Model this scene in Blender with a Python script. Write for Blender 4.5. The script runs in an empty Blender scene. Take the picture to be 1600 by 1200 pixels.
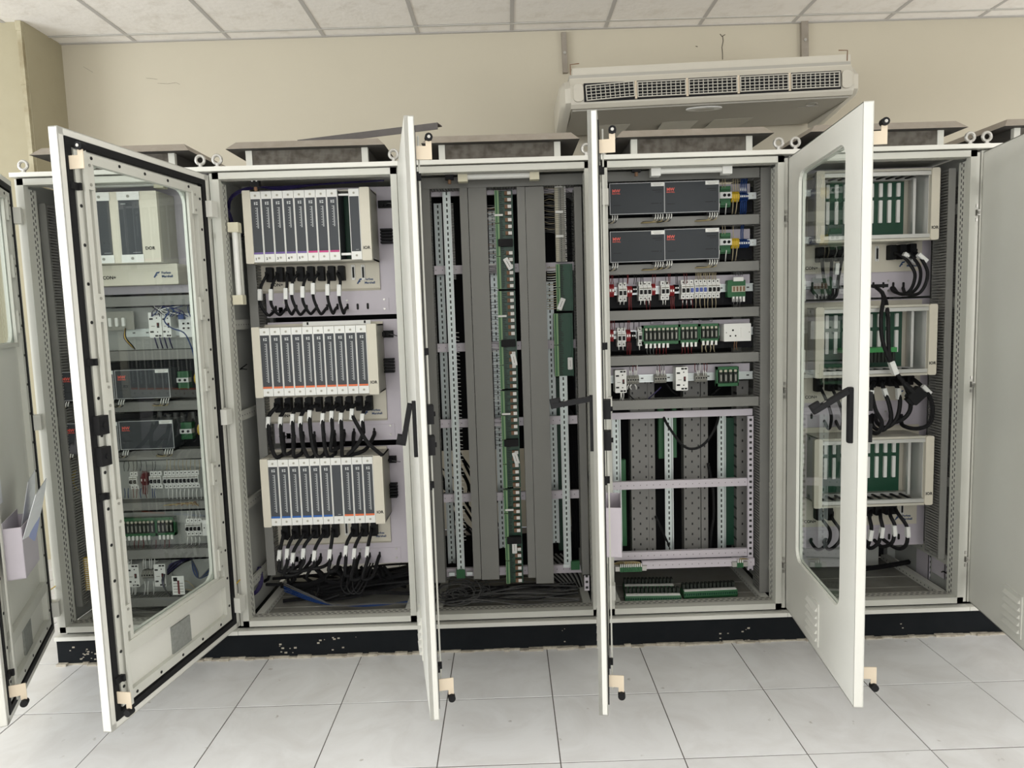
import bpy, bmesh, math, random
from mathutils import Vector, Matrix
random.seed(7)
SC = bpy.context.scene
COL = SC.collection

# ------------------------------------------------------------------ camera
CAMP = Vector((2.0100, -3.0019, 1.4704)); YAW, PITCH, ROLL, FPX = 0.0054, -0.0983, -0.0312, 1111.5
def _axes():
    f = Vector((math.sin(YAW)*math.cos(PITCH), math.cos(YAW)*math.cos(PITCH), math.sin(PITCH)))
    r = Vector((math.cos(YAW), -math.sin(YAW), 0)); u = r.cross(f)
    return math.cos(ROLL)*r+math.sin(ROLL)*u, -math.sin(ROLL)*r+math.cos(ROLL)*u, f
AR, AU, AF = _axes()
cam = bpy.data.cameras.new('camera'); cam.sensor_width = 36; cam.lens = FPX/1600*36; cam.clip_start = .05
cam_o = bpy.data.objects.new('camera', cam); COL.objects.link(cam_o)
cam_o.matrix_world = Matrix(((AR.x, AU.x, -AF.x, CAMP.x), (AR.y, AU.y, -AF.y, CAMP.y), (AR.z, AU.z, -AF.z, CAMP.z), (0, 0, 0, 1)))
SC.camera = cam_o
# ------------------------------------------------------------------ light
w = bpy.data.worlds.new('world'); SC.world = w; w.use_nodes = True
w.node_tree.nodes['Background'].inputs[0].default_value = (.80, .88, 1, 1); w.node_tree.nodes['Background'].inputs[1].default_value = .6
def area(name, loc, rot, sx, sy, e, c):
    l = bpy.data.lights.new(name, 'AREA'); l.shape = 'RECTANGLE'; l.size = sx; l.size_y = sy; l.energy = e; l.color = c
    o = bpy.data.objects.new(name, l); COL.objects.link(o); o.location = loc; o.rotation_euler = rot
    return o
R = math.radians
area('daylight_left_window', (-4.13, -2.75, 1.65), (0, R(-90), 0), 2.1, 3.6, 240, (.96, .985, 1))
area('fill_light_right', (6.83, -2.75, 1.65), (0, R(90), 0), 2.1, 3.6, 95, (1, .975, .93))  # fill light added to brighten the right side; no known window there
area('daylight_rear_window', (1.6, -4.93, 1.75), (R(90), 0, 0), 5.6, 1.7, 88, (1, .985, .95))
area('daylight_aisle_window', (6.85, 1.2, 2.2), (0, R(90), 0), 1.4, .9, 14, (1, .98, .95))
vs = SC.view_settings; vs.view_transform = 'Standard'; vs.look = 'None'; vs.gamma = 1; vs.exposure = 0.0; vs.use_curve_mapping = False

# ------------------------------------------------------------------ measuring: a pixel of the photograph at depth Y -> the point there
DY = 0.0            # depth correction of the cabinet being measured
def P(u, v, Y):
    d = AF*FPX+AR*(u-800)-AU*(v-600)
    return CAMP+d*((Y+DY-CAMP.y)/d.y)
def PF(u, v, z):
    d = AF*FPX+AR*(u-800)-AU*(v-600)
    return CAMP+d*((z-CAMP.z)/d.z)
def S(Y): return (Y+3.0)/1108.0

# ------------------------------------------------------------------ materials
MATS = {}
def newmat(name):
    m = bpy.data.materials.new(name); m.use_nodes = True; MATS[name] = m
    nt = m.node_tree; b = nt.nodes['Principled BSDF']; return m, nt, b
def mat(name, col, rough=.5, metal=0., dirt=0., scale=6., dcol=None, bump=0., spec=.5):
    m, nt, b = newmat(name)
    b.inputs['Base Color'].default_value = (*col, 1); b.inputs['Roughness'].default_value = rough; b.inputs['Metallic'].default_value = metal
    b.inputs['Specular IOR Level'].default_value = spec
    if dirt or bump:
        tc = nt.nodes.new('ShaderNodeTexCoord'); nz = nt.nodes.new('ShaderNodeTexNoise')
        nz.inputs['Scale'].default_value = scale; nz.inputs['Detail'].default_value = 6; nz.inputs['Roughness'].default_value = .65
        nt.links.new(tc.outputs['Object'], nz.inputs['Vector'])
        if dirt:
            rp = nt.nodes.new('ShaderNodeValToRGB'); d = dcol or tuple(c*.55 for c in col)
            rp.color_ramp.elements[0].position = .30; rp.color_ramp.elements[0].color = (*[a*dirt+c*(1-dirt) for a, c in zip(d, col)], 1)
            rp.color_ramp.elements[1].position = .62; rp.color_ramp.elements[1].color = (*col, 1)
            nt.links.new(nz.outputs['Fac'], rp.inputs['Fac']); nt.links.new(rp.outputs['Color'], b.inputs['Base Color'])
        if bump:
            bp = nt.nodes.new('ShaderNodeBump'); bp.inputs['Strength'].default_value = bump; bp.inputs['Distance'].default_value = .003
            nt.links.new(nz.outputs['Fac'], bp.inputs['Height']); nt.links.new(bp.outputs['Normal'], b.inputs['Normal'])
    return m
def slotmat(name, col, hole, axis, pitch, duty, cross, centres, half, rough=.4, metal=0.):
    """punched strip: holes repeat along one object axis, at given centres across it"""
    m, nt, b = newmat(name); N = nt.nodes; L = nt.links
    tc = N.new('ShaderNodeTexCoord'); sp = N.new('ShaderNodeSeparateXYZ'); L.new(tc.outputs['Object'], sp.inputs[0])
    def mth(op, a, bb=None):
        n = N.new('ShaderNodeMath'); n.operation = op
        for i, x in enumerate((a, bb)):
            if x is None: continue
            if isinstance(x, (int, float)): n.inputs[i].default_value = x
            else: L.new(x, n.inputs[i])
        return n.outputs[0]
    along = mth('LESS_THAN', mth('FRACT', mth('ADD', mth('DIVIDE', sp.outputs[axis], pitch), 100.0)), duty)
    tot = None
    for i, c in enumerate(centres):
        ac = mth('LESS_THAN', mth('ABSOLUTE', mth('SUBTRACT', sp.outputs[cross], c)), half)
        if i % 2:
            al = mth('LESS_THAN', mth('FRACT', mth('ADD', mth('DIVIDE', sp.outputs[axis], pitch), 100.5)), duty)
        else: al = along
        h = mth('MULTIPLY', al, ac); tot = h if tot is None else mth('MAXIMUM', tot, h)
    mx = N.new('ShaderNodeMix'); mx.data_type = 'RGBA'
    mx.inputs[6].default_value = (*col, 1); mx.inputs[7].default_value = (*hole, 1); L.new(tot, mx.inputs[0]); L.new(mx.outputs[2], b.inputs['Base Color'])
    b.inputs['Roughness'].default_value = rough
    if metal: L.new(mth('MULTIPLY', mth('SUBTRACT', 1.0, tot), metal), b.inputs['Metallic'])
    return m
mat('paint', (.60, .60, .545), .42, 0, .22, 3, (.42, .40, .33))
mat('doorpaint', (.72, .715, .66), .38, 0, .15, 2.2, (.50, .48, .41))
mat('inside', (.46, .47, .44), .5, 0, .2, 3)
mat('lavender', (.60, .555, .61), .5, 0, .12, 3)
mat('plinth', (.007, .009, .011), .6, 0, .5, 14, (.012, .013, .015), spec=.12)
mat('sealant', (.50, .46, .38), .9, 0, .7, 40, (.16, .13, .09), .6)
mat('duct', (.215, .213, .198), .5, 0, .12, 4)
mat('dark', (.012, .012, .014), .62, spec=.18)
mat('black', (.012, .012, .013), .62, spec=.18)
mat('cord', (.011, .011, .012), .62, spec=.18)
mat('greywire', (.10, .10, .10), .5)
mat('beige', (.66, .62, .52), .5, 0, .12, 5, (.50, .46, .36))
mat('beigeside', (.50, .48, .41), .5, 0, .2, 4)
mat('ivory', (.70, .66, .50), .5, 0, .2, 12)
mat('white', (.78, .78, .75), .45)
mat('tube_white', (.80, .80, .76), .3)
mat('faceplate', (.075, .080, .088), .62, spec=.18)
mat('print', (.60, .62, .62), .6)
mat('ink', (.02, .02, .02), .62, spec=.18)
mat('blueink', (.02, .06, .16), .6)
mat('strip_purple', (.16, .10, .32), .5)
mat('strip_magenta', (.55, .05, .22), .5)
mat('strip_orange', (.75, .17, .06), .5)
mat('strip_blue', (.02, .12, .42), .5)
mat('psu', (.052, .057, .063), .62, spec=.18)
mat('psutrim', (.48, .49, .50), .4)
mat('redprint', (.75, .12, .09), .5)
mat('red', (.25, .015, .018), .45)
mat('redwire', (.13, .01, .012), .5)
mat('blue', (.008, .035, .15), .4)
mat('bluewire', (.012, .04, .15), .4)
mat('violetwire', (.02, .014, .075), .4)
mat('yellow', (.62, .42, .03), .45)
mat('yellowwire', (.34, .27, .12), .45)
mat('tanwire', (.40, .34, .22), .5)
mat('green', (.020, .115, .040), .5)
mat('pcb', (.006, .055, .028), .4)
mat('lightgreen', (.20, .33, .16), .5)
mat('brightgreen', (.05, .28, .08), .5)
mat('relay', (.03, .035, .03), .62, spec=.18)
mat('toggleblue', (.05, .09, .36), .4)
mat('terminalgrey', (.30, .295, .26), .5)
mat('terminalbeige', (.52, .49, .39), .5, 0, .2, 40)
mat('zincplain', (.62, .66, .66), .35, .55)
mat('steel', (.50, .49, .46), .38, .7)
mat('aluminium', (.62, .62, .60), .35, .6)
mat('hoodpaint', (.31, .275, .23), .65, 0, .5, 12, (.19, .16, .12))
mat('hoodinner', (.06, .055, .05), .8)
mat('ac_white', (.58, .55, .47), .4, 0, .12, 3)
mat('ac_grey', (.40, .385, .34), .5)
mat('badge', (.42, .41, .38), .3, .5)
mat('grille', (.52, .50, .44), .45)
mat('gasket', (.012, .012, .013), .62, spec=.18)
mat('cream', (.70, .60, .46), .5)
mat('paper', (.86, .87, .90), .7)
mat('bluepaper', (.40, .45, .72), .7)
mat('filter', (.27, .28, .26), .9, 0, .5, 60)
mat('column', (.41, .37, .255), .75, 0, .25, 2.5, (.30, .26, .16), .2)
mat('trunking', (.47, .43, .30), .65, 0, .8, 7, (.24, .19, .10))
mat('wallpaint', (.545, .500, .395), .8, 0, .16, 1.4, (.47, .43, .34), .12)
mat('crack', (.05, .04, .03), .9)
mat('tbar', (.52, .50, .48), .6)
mat('tbar_side', (.60, .585, .55), .6)
mat('grout', (.13, .115, .105), .9)
mat('slab', (.40, .40, .39), .8)
mat('room', (.66, .65, .61), .8)
mat('rusty', (.20, .11, .06), .7)
mat('floorpan', (.24, .235, .21), .6, 0, .5, 9, (.12, .11, .09))
mat('anglebar', (.085, .075, .07), .6, 0, .4, 20)
mat('clear', (.72, .73, .71), .25)
slotmat('zinc', (.60, .66, .65), (.012, .016, .014), 2, .025, .56, 0, [0], .0032, .35, .35)
slotmat('zincflat', (.60, .64, .63), (.06, .06, .06), 0, .06, .2, 2, [0], .003, .35, .35)
slotmat('perf_post', (.60, .60, .545), (.03, .03, .03), 2, .025, .55, 1, [.045, .058], .003, .45)
slotmat('perf_lav', (.60, .56, .61), (.02, .02, .02), 2, .026, .42, 0, [0], .006, .45)
slotmat('perf_bar', (.60, .555, .60), (.05, .045, .05), 0, .030, .10, 2, [0], .002, .45)
slotmat('perf_pan', (.42, .41, .37), (.02, .02, .02), 0, .025, .55, 1, [-.006, .010], .003, .5)
slotmat('perf_side', (.52, .52, .475), (.04, .04, .04), 1, .03, .22, 2, [0], .003, .5)
slotmat('duct_back', (.205, .20, .19), (.012, .012, .012), 2, .05, .22, 0, [-.03, 0, .03], .0035, .5)
slotmat('duct_back_narrow', (.205, .20, .19), (.012, .012, .012), 2, .05, .22, 0, [0], .0035, .5)

def meshmat():
    m, nt, b = newmat('mesh'); N = nt.nodes; L = nt.links
    tc = N.new('ShaderNodeTexCoord'); mp = N.new('ShaderNodeMapping'); mp.inputs['Scale'].default_value = (1, 1, 1)
    L.new(tc.outputs['Object'], mp.inputs[0])
    v = N.new('ShaderNodeTexVoronoi'); v.inputs['Scale'].default_value = 170; v.inputs['Randomness'].default_value = 0
    L.new(mp.outputs[0], v.inputs['Vector'])
    n = N.new('ShaderNodeTexNoise'); n.inputs['Scale'].default_value = 26; n.inputs['Detail'].default_value = 5; L.new(mp.outputs[0], n.inputs['Vector'])
    r = N.new('ShaderNodeValToRGB'); r.color_ramp.elements[0].position = .20; r.color_ramp.elements[0].color = (.035, .030, .025, 1)
    r.color_ramp.elements[1].position = .42; r.color_ramp.elements[1].color = (.17, .155, .13, 1); L.new(v.outputs['Distance'], r.inputs[0])
    mx = N.new('ShaderNodeMix'); mx.data_type = 'RGBA'; mx.blend_type = 'MULTIPLY'; mx.inputs[0].default_value = .85
    r2 = N.new('ShaderNodeValToRGB'); r2.color_ramp.elements[0].position = .35; r2.color_ramp.elements[0].color = (.35, .3, .25, 1); r2.color_ramp.elements[1].position = .6
    L.new(n.outputs['Fac'], r2.inputs[0]); L.new(r.outputs[0], mx.inputs[6]); L.new(r2.outputs[0], mx.inputs[7]); L.new(mx.outputs[2], b.inputs['Base Color'])
    b.inputs['Roughness'].default_value = .8
meshmat()
def floormat():
    m, nt, b = newmat('tile'); N = nt.nodes; L = nt.links
    tc = N.new('ShaderNodeTexCoord'); oi = N.new('ShaderNodeObjectInfo')
    ad = N.new('ShaderNodeVectorMath'); ad.operation = 'ADD'; L.new(tc.outputs['Object'], ad.inputs[0])
    cm = N.new('ShaderNodeCombineXYZ'); mu = N.new('ShaderNodeMath'); mu.operation = 'MULTIPLY'; mu.inputs[1].default_value = 37
    L.new(oi.outputs['Random'], mu.inputs[0]); L.new(mu.outputs[0], cm.inputs[0]); L.new(mu.outputs[0], cm.inputs[1]); L.new(cm.outputs[0], ad.inputs[1])
    n1 = N.new('ShaderNodeTexNoise'); n1.inputs['Scale'].default_value = 4.5; n1.inputs['Detail'].default_value = 7; n1.inputs['Roughness'].default_value = .6; n1.inputs['Distortion'].default_value = 1.2
    L.new(ad.outputs[0], n1.inputs['Vector'])
    r1 = N.new('ShaderNodeValToRGB'); e = r1.color_ramp.elements; e[0].position = .25; e[0].color = (.64, .63, .62, 1); e[1].position = .60; e[1].color = (.74, .74, .74, 1)
    L.new(n1.outputs['Fac'], r1.inputs[0])
    n2 = N.new('ShaderNodeTexNoise'); n2.inputs['Scale'].default_value = 19; n2.inputs['Detail'].default_value = 3; L.new(ad.outputs[0], n2.inputs['Vector'])
    r2 = N.new('ShaderNodeValToRGB'); e = r2.color_ramp.elements; e[0].position = .235; e[0].color = (.55, .52, .48, 1); e[1].position = .29; e[1].color = (1, 1, 1, 1); L.new(n2.outputs['Fac'], r2.inputs[0])
    mx = N.new('ShaderNodeMix'); mx.data_type = 'RGBA'; mx.blend_type = 'MULTIPLY'; mx.inputs[0].default_value = .8
    L.new(r1.outputs[0], mx.inputs[6]); L.new(r2.outputs[0], mx.inputs[7]); L.new(mx.outputs[2], b.inputs['Base Color'])
    rr = N.new('ShaderNodeMapRange'); rr.inputs[3].default_value = .22; rr.inputs[4].default_value = .42; L.new(n1.outputs['Fac'], rr.inputs[0]); L.new(rr.outputs[0], b.inputs['Roughness'])
floormat()
def ceilmat():
    m, nt, b = newmat('ceilingboard'); N = nt.nodes; L = nt.links
    tc = N.new('ShaderNodeTexCoord'); oi = N.new('ShaderNodeObjectInfo'); cm = N.new('ShaderNodeCombineXYZ'); mu = N.new('ShaderNodeMath'); mu.operation = 'MULTIPLY'; mu.inputs[1].default_value = 53
    L.new(oi.outputs['Random'], mu.inputs[0]); L.new(mu.outputs[0], cm.inputs[0]); ad = N.new('ShaderNodeVectorMath'); L.new(tc.outputs['Object'], ad.inputs[0]); L.new(cm.outputs[0], ad.inputs[1])
    n = N.new('ShaderNodeTexNoise'); n.inputs['Scale'].default_value = 7; n.inputs['Detail'].default_value = 8; n.inputs['Roughness'].default_value = .7; L.new(ad.outputs[0], n.inputs['Vector'])
    r = N.new('ShaderNodeValToRGB'); e = r.color_ramp.elements; e[0].position = .28; e[0].color = (.80, .755, .69, 1); e[1].position = .5; e[1].color = (.94, .905, .855, 1)
    L.new(n.outputs['Fac'], r.inputs[0]); L.new(r.outputs[0], b.inputs['Base Color']); b.inputs['Roughness'].default_value = .9
    bp = N.new('ShaderNodeBump'); bp.inputs['Strength'].default_value = .5; bp.inputs['Distance'].default_value = .004; n3 = N.new('ShaderNodeTexNoise'); n3.inputs['Scale'].default_value = 30; L.new(ad.outputs[0], n3.inputs['Vector'])
    L.new(n3.outputs['Fac'], bp.inputs['Height']); L.new(bp.outputs[0], b.inputs['Normal'])
ceilmat()
def glassmat(name, tint, ior=1.5):
    m = bpy.data.materials.new(name); m.use_nodes = True; MATS[name] = m; nt = m.node_tree; N = nt.nodes; L = nt.links
    N.remove(N['Principled BSDF']); out = N['Material Output']
    t = N.new('ShaderNodeBsdfTransparent'); t.inputs[0].default_value = (*tint, 1); g = N.new('ShaderNodeBsdfGlossy'); g.inputs['Roughness'].default_value = .015; g.inputs[0].default_value = (.95, 1, .98, 1)
    def mth(op, a, b):
        n = N.new('ShaderNodeMath'); n.operation = op
        for i, x in enumerate((a, b)):
            if isinstance(x, (int, float)): n.inputs[i].default_value = x
            else: L.new(x, n.inputs[i])
        return n.outputs[0]
    lw = N.new('ShaderNodeLayerWeight'); lw.inputs[0].default_value = .5; ge = N.new('ShaderNodeNewGeometry')
    fac = mth('ADD', .05, mth('MULTIPLY', .95, mth('POWER', lw.outputs['Facing'], 5.0)))
    fac = mth('MULTIPLY', fac, mth('SUBTRACT', 1.0, ge.outputs['Backfacing']))
    mx = N.new('ShaderNodeMixShader'); L.new(fac, mx.inputs[0]); L.new(t.outputs[0], mx.inputs[1]); L.new(g.outputs[0], mx.inputs[2]); L.new(mx.outputs[0], out.inputs[0])
glassmat('glass', (.90, .925, .915))

# ------------------------------------------------------------------ geometry helpers
class MB:
    def __init__(s): s.v = []; s.f = []; s.m = []
    def add(s, vs, fs, mi=0):
        n = len(s.v); s.v += [tuple(v) for v in vs]; s.f += [tuple(i+n for i in f) for f in fs]; s.m += [mi]*len(fs); return s
    def box(s, x0, x1, y0, y1, z0, z1, mi=0):
        return s.add([(x0, y0, z0), (x1, y0, z0), (x1, y1, z0), (x0, y1, z0), (x0, y0, z1), (x1, y0, z1), (x1, y1, z1), (x0, y1, z1)],
                     [(0, 3, 2, 1), (4, 5, 6, 7), (0, 1, 5, 4), (1, 2, 6, 5), (2, 3, 7, 6), (3, 0, 4, 7)], mi)
    def cbox(s, c, d, mi=0):
        return s.box(c[0]-d[0]/2, c[0]+d[0]/2, c[1]-d[1]/2, c[1]+d[1]/2, c[2]-d[2]/2, c[2]+d[2]/2, mi)
    def rbox(s, x0, x1, y0, y1, z0, z1, r, mi=0, seg=3):
        """box with rounded edges along y (corners of the xz outline)"""
        pts = []
        for cx, cz, a0 in ((x1-r, z1-r, 0), (x0+r, z1-r, 90), (x0+r, z0+r, 180), (x1-r, z0+r, 270)):
            for i in range(seg+1):
                a = R(a0+90*i/seg); pts.append((cx+r*math.cos(a), cz+r*math.sin(a)))
        return s.prism(pts, y0, y1, 'y', mi)
    def prism(s, pts, a, b, axis='y', mi=0):
        mk = {'x': lambda p, t: (t, p[0], p[1]), 'y': lambda p, t: (p[0], t, p[1]), 'z': lambda p, t: (p[0], p[1], t)}[axis]
        n = len(pts); vs = [mk(p, a) for p in pts]+[mk(p, b) for p in pts]
        return s.add(vs, [tuple(range(n)), tuple(range(2*n-1, n-1, -1))]+[(i, i+n, (i+1) % n+n, (i+1) % n) for i in range(n)], mi)
    def cyl(s, c, r, h0, h1, axis='y', n=10, mi=0):
        i = {'x': 0, 'y': 1, 'z': 2}[axis]; o = [j for j in range(3) if j != i]
        return s.prism([(c[o[0]]+r*math.cos(2*math.pi*k/n), c[o[1]]+r*math.sin(2*math.pi*k/n)) for k in range(n)], h0, h1, axis, mi)
    def tube(s, pts, r, n=6, mi=0, cap=True):
        pts = [Vector(p) for p in pts]; vs = []; fs = []; m = len(pts); up = Vector((.31, .2, .93))
        t0 = (pts[1]-pts[0]).normalized(); nrm = (up-t0*up.dot(t0)).normalized()
        for i, p in enumerate(pts):
            t = (pts[min(i+1, m-1)]-pts[max(i-1, 0)])
            t = t.normalized() if t.length > 1e-9 else t0
            nrm = nrm-t*nrm.dot(t); nrm = nrm.normalized() if nrm.length > 1e-6 else t.orthogonal().normalized(); bn = t.cross(nrm)
            rr = r[i] if isinstance(r, (list, tuple)) else r
            for k in range(n):
                a = 2*math.pi*k/n; vs.append(p+nrm*rr*math.cos(a)+bn*rr*math.sin(a))
        for i in range(m-1):
            for k in range(n): fs.append((i*n+k, i*n+(k+1) % n, (i+1)*n+(k+1) % n, (i+1)*n+k))
        if cap: fs += [tuple(range(n-1, -1, -1)), tuple(range((m-1)*n, m*n))]
        return s.add(vs, fs, mi)
    def torus(s, c, R0, r, axis='y', n=16, mi=0):
        ax = {'x': (1, 2), 'y': (0, 2), 'z': (0, 1)}[axis]; pts = []
        for k in range(n+1):
            p = list(c); p[ax[0]] += R0*math.cos(2*math.pi*k/n); p[ax[1]] += R0*math.sin(2*math.pi*k/n); pts.append(p)
        return s.tube(pts, r, 8, mi, False)
    def mesh(s, name, mats, smooth=False):
        me = bpy.data.meshes.new(name); me.from_pydata(s.v, [], s.f)
        for m in (mats if isinstance(mats, (list, tuple)) else [mats]): me.materials.append(MATS[m])
        me.polygons.foreach_set('material_index', s.m)
        bm = bmesh.new(); bm.from_mesh(me); bmesh.ops.recalc_face_normals(bm, faces=bm.faces); bm.to_mesh(me); bm.free()
        if smooth:
            me.polygons.foreach_set('use_smooth', [True]*len(me.polygons))
            try: me.set_sharp_from_angle(angle=R(40))
            except Exception: pass
        me.update(); return me
def spline(pts, n=6):
    pts = [Vector(p) for p in pts]; q = [pts[0]*2-pts[1]]+pts+[pts[-1]*2-pts[-2]]; out = []
    for i in range(1, len(q)-2):
        for k in range(n):
            t = k/n; a, b, c, d = q[i-1:i+3]
            out.append(.5*((2*b)+(c-a)*t+(2*a-5*b+4*c-d)*t*t+(3*b-a-3*c+d)*t**3))
    return out+[pts[-1]]
CACHE = {}
def cached(key, fn):
    if key not in CACHE: CACHE[key] = fn()
    return CACHE[key]
def obj(name, me, parent=None, loc=None, rot=None):
    o = bpy.data.objects.new(name, me); COL.objects.link(o)
    if parent is not None: o.parent = parent
    if loc is not None: o.location = loc
    if rot is not None: o.rotation_euler = rot
    return o
def tag(o, label=None, cat=None, group=None, kind=None):
    if label: o['label'] = label
    if cat: o['category'] = cat
    if group: o['group'] = group
    if kind: o['kind'] = kind
    return o
def thing(name, label, cat, loc=(0, 0, 0), group=None, rot=None):
    return tag(obj(name, None, None, loc, rot), label, cat, group)
def part(parent, name, mb, mats, loc=None, rot=None, smooth=False, label=None):
    o = obj(name, mb.mesh(name, mats, smooth), parent, loc, rot)
    if label: o['label'] = label
    return o
def text_mesh(s, h, m):
    def mk():
        c = bpy.data.curves.new('lettering', 'FONT'); c.body = s; c.size = h/.7; c.align_x = 'CENTER'; c.align_y = 'CENTER'; c.extrude = .0004; c.resolution_u = 2; c.offset = h*.035
        o = bpy.data.objects.new('lettering', c); COL.objects.link(o)
        dg = bpy.context.evaluated_depsgraph_get(); me = bpy.data.meshes.new_from_object(o.evaluated_get(dg)); bpy.data.objects.remove(o)
        me.transform(Matrix.Rotation(math.pi/2, 4, 'X')); me.materials.clear(); me.materials.append(MATS[m]); return me
    return cached(('text', s, h, m), mk)
def lettering(parent, s, h, m, loc, rot=None): return obj('lettering', text_mesh(s, h, m), parent, loc, rot)
ORD = ['first', 'second', 'third', 'fourth', 'fifth', 'sixth', 'seventh', 'eighth', 'ninth', 'tenth', 'eleventh', 'twelfth']

# ================================================================== the room
YW, ZC = 1.80, 3.285
def struct(name, mb, m): return tag(part(None, name, mb, m), kind='structure')
# floor: slab with tiles laid on it
fl = struct('floor', MB().box(-4.2, 6.9, -5.0, 1.8, -.12, -.0022), 'grout')
TP, TX0, TY0 = .4065, .9235, .012
def tile_mesh():
    m = MB(); a, b, c, d = .2013, .2010, .2004, .2001
    m.add([(-a, -c, -.009), (a, -c, -.009), (a, c, -.009), (-a, c, -.009), (-a, -c, -.001), (a, -c, -.001), (a, c, -.001), (-a, c, -.001), (-b, -d, 0), (b, -d, 0), (b, d, 0), (-b, d, 0)],
          [(0, 1, 5, 4), (1, 2, 6, 5), (2, 3, 7, 6), (3, 0, 4, 7), (4, 5, 9, 8), (5, 6, 10, 9), (6, 7, 11, 10), (7, 4, 8, 11), (8, 9, 10, 11)])
    return m
tme = tile_mesh().mesh('floor_tile', 'tile')
rest = MB()
for i in range(-12, 15):
    for j in range(-12, 4):
        cx, cy = TX0+(i+.5)*TP, TY0+(j+.5)*TP
        if not (-4.18 < cx-.2 and cx+.2 < 6.88 and -4.98 < cy-.2 and cy+.2 < 1.79): continue
        if -1.6 < cx < 5.4 and -1.7 < cy < .1:
            o = obj('floor_tile', tme, fl, (cx, cy, random.uniform(-.0006, .0004))); o.rotation_euler = (random.uniform(-.0012, .0012), random.uniform(-.0012, .0012), 0)
        else:
            t = tile_mesh(); rest.add([(v[0]+cx, v[1]+cy, v[2]) for v in t.v], t.f)
o = part(fl, 'floor_tiles_beyond', rest, 'tile'); o['kind'] = 'stuff'
# walls
wb = struct('wall_back', MB().box(-4.3, 7.0, YW, YW+.15, 0, 3.5), 'wallpaint')
for uv in ([(1129, 56), (1130, 64), (1128, 74), (1129, 84), (1129, 93)], [(1125, 53), (1128, 57), (1133, 54)], [(1087, 72), (1090, 73)],
           [(228, 122), (240, 123), (246, 124)], [(246, 130), (262, 131), (275, 129), (281, 132)], [(130, 104), (145, 113)]):
    part(wb, 'wall_crack', MB().tube([P(u, v, YW-.001) for u, v in uv], .0022 if uv[0][0] > 1000 else .0006, 5), 'crack')
struct('wall_right', MB().box(6.9, 7.05, -.95, .7, 0, 3.5).box(6.9, 7.05, -5, -.95, 0, .55).box(6.9, 7.05, -5, -.95, 2.75, 3.5).box(6.9, 7.05, -5, -4.55, .55, 2.75).box(6.9, 7.05, .7, 1.8, 0, 1.4).box(6.9, 7.05, .7, 1.8, 2.95, 3.5), 'room')
struct('wall_left', MB().box(-4.35, -4.2, -5, 1.8, 0, .55).box(-4.35, -4.2, -5, 1.8, 2.75, 3.5).box(-4.35, -4.2, -.95, 1.8, .55, 2.75).box(-4.35, -4.2, -5, -4.55, .55, 2.75), 'room')
struct('wall_front', MB().box(-4.2, 7, -5.15, -5, 0, .85).box(-4.2, 7, -5.15, -5, 2.65, 3.5).box(-4.2, -1.25, -5.15, -5, .85, 2.65).box(4.45, 7, -5.15, -5, .85, 2.65), 'room')
def window(n, mb): struct('window_%d' % n, mb, 'white')
window(1, MB().box(-4.29, -4.23, -4.55, -.95, .55, .61).box(-4.29, -4.23, -4.55, -.95, 2.69, 2.75).box(-4.29, -4.23, -2.83, -2.77, .61, 2.69))
window(2, MB().box(-1.25, 4.45, -5.1, -5.04, .85, .91).box(-1.25, 4.45, -5.1, -5.04, 2.59, 2.65).box(.62, .68, -5.1, -5.04, .91, 2.59).box(2.52, 2.58, -5.1, -5.04, .91, 2.59))
window(3, MB().box(6.93, 6.99, -4.55, -.95, .55, .61).box(6.93, 6.99, -4.55, -.95, 2.69, 2.75).box(6.93, 6.99, -2.78, -2.72, .61, 2.69))  # unseen frame added around the right-hand fill light
col_o = struct('wall_column', MB().box(-1.29, -.80, 1.44, YW, 0, 3.3), 'column')
tr = struct('trim_1', MB().box(-.832, -.806, 1.418, 1.44, 0, 3.285).box(-.836, -.803, 1.414, 1.44, 2.92, 2.95).box(-.836, -.803, 1.414, 1.44, 3.23, 3.285), 'trunking')
# ceiling: slab, T-bars, boards
ce = struct('ceiling', MB().box(-4.3, 7, -5.1, 1.9, ZC+.03, ZC+.15), 'room')
CX0, CP = .29, .605
ys = [1.80, 1.672]+[1.672-.605*k for k in range(1, 12)]
for a, b in zip(ys[:-1], ys[1:]):
    ym, h = (a+b)/2, a-b
    me = cached(('board', round(h, 3)), lambda: MB().box(-.291, .291, -h/2+.011, h/2-.011, 0, .012).mesh('ceiling_board', 'ceilingboard'))
    for i in range(-7, 11):
        o = obj('ceiling_board', me, ce, (CX0+(i+.5)*CP, ym, ZC+.001+random.uniform(0, .002)), (random.uniform(-.002, .002), random.uniform(-.002, .002), 0))
mbar = MB().box(-.012, .012, -5.0, 1.8, ZC-.001, ZC+.002).box(-.0015, .0015, -5.0, 1.8, ZC, ZC+.03).mesh('grid_bar', 'tbar')
for i in range(-7, 12): obj('grid_bar', mbar, ce, (CX0+i*CP, 0, 0))
xbar = MB().box(-4.2, 6.9, -.010, .010, ZC-.0015, ZC+.0015).mesh('grid_bar', 'tbar_side')
for y in ys[1:]: obj('grid_bar', xbar, ce, (0, y, 0))
part(ce, 'edge_angle', MB().box(-.8, 6.9, 1.776, 1.80, ZC-.002, ZC+.001), 'tbar')

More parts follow.
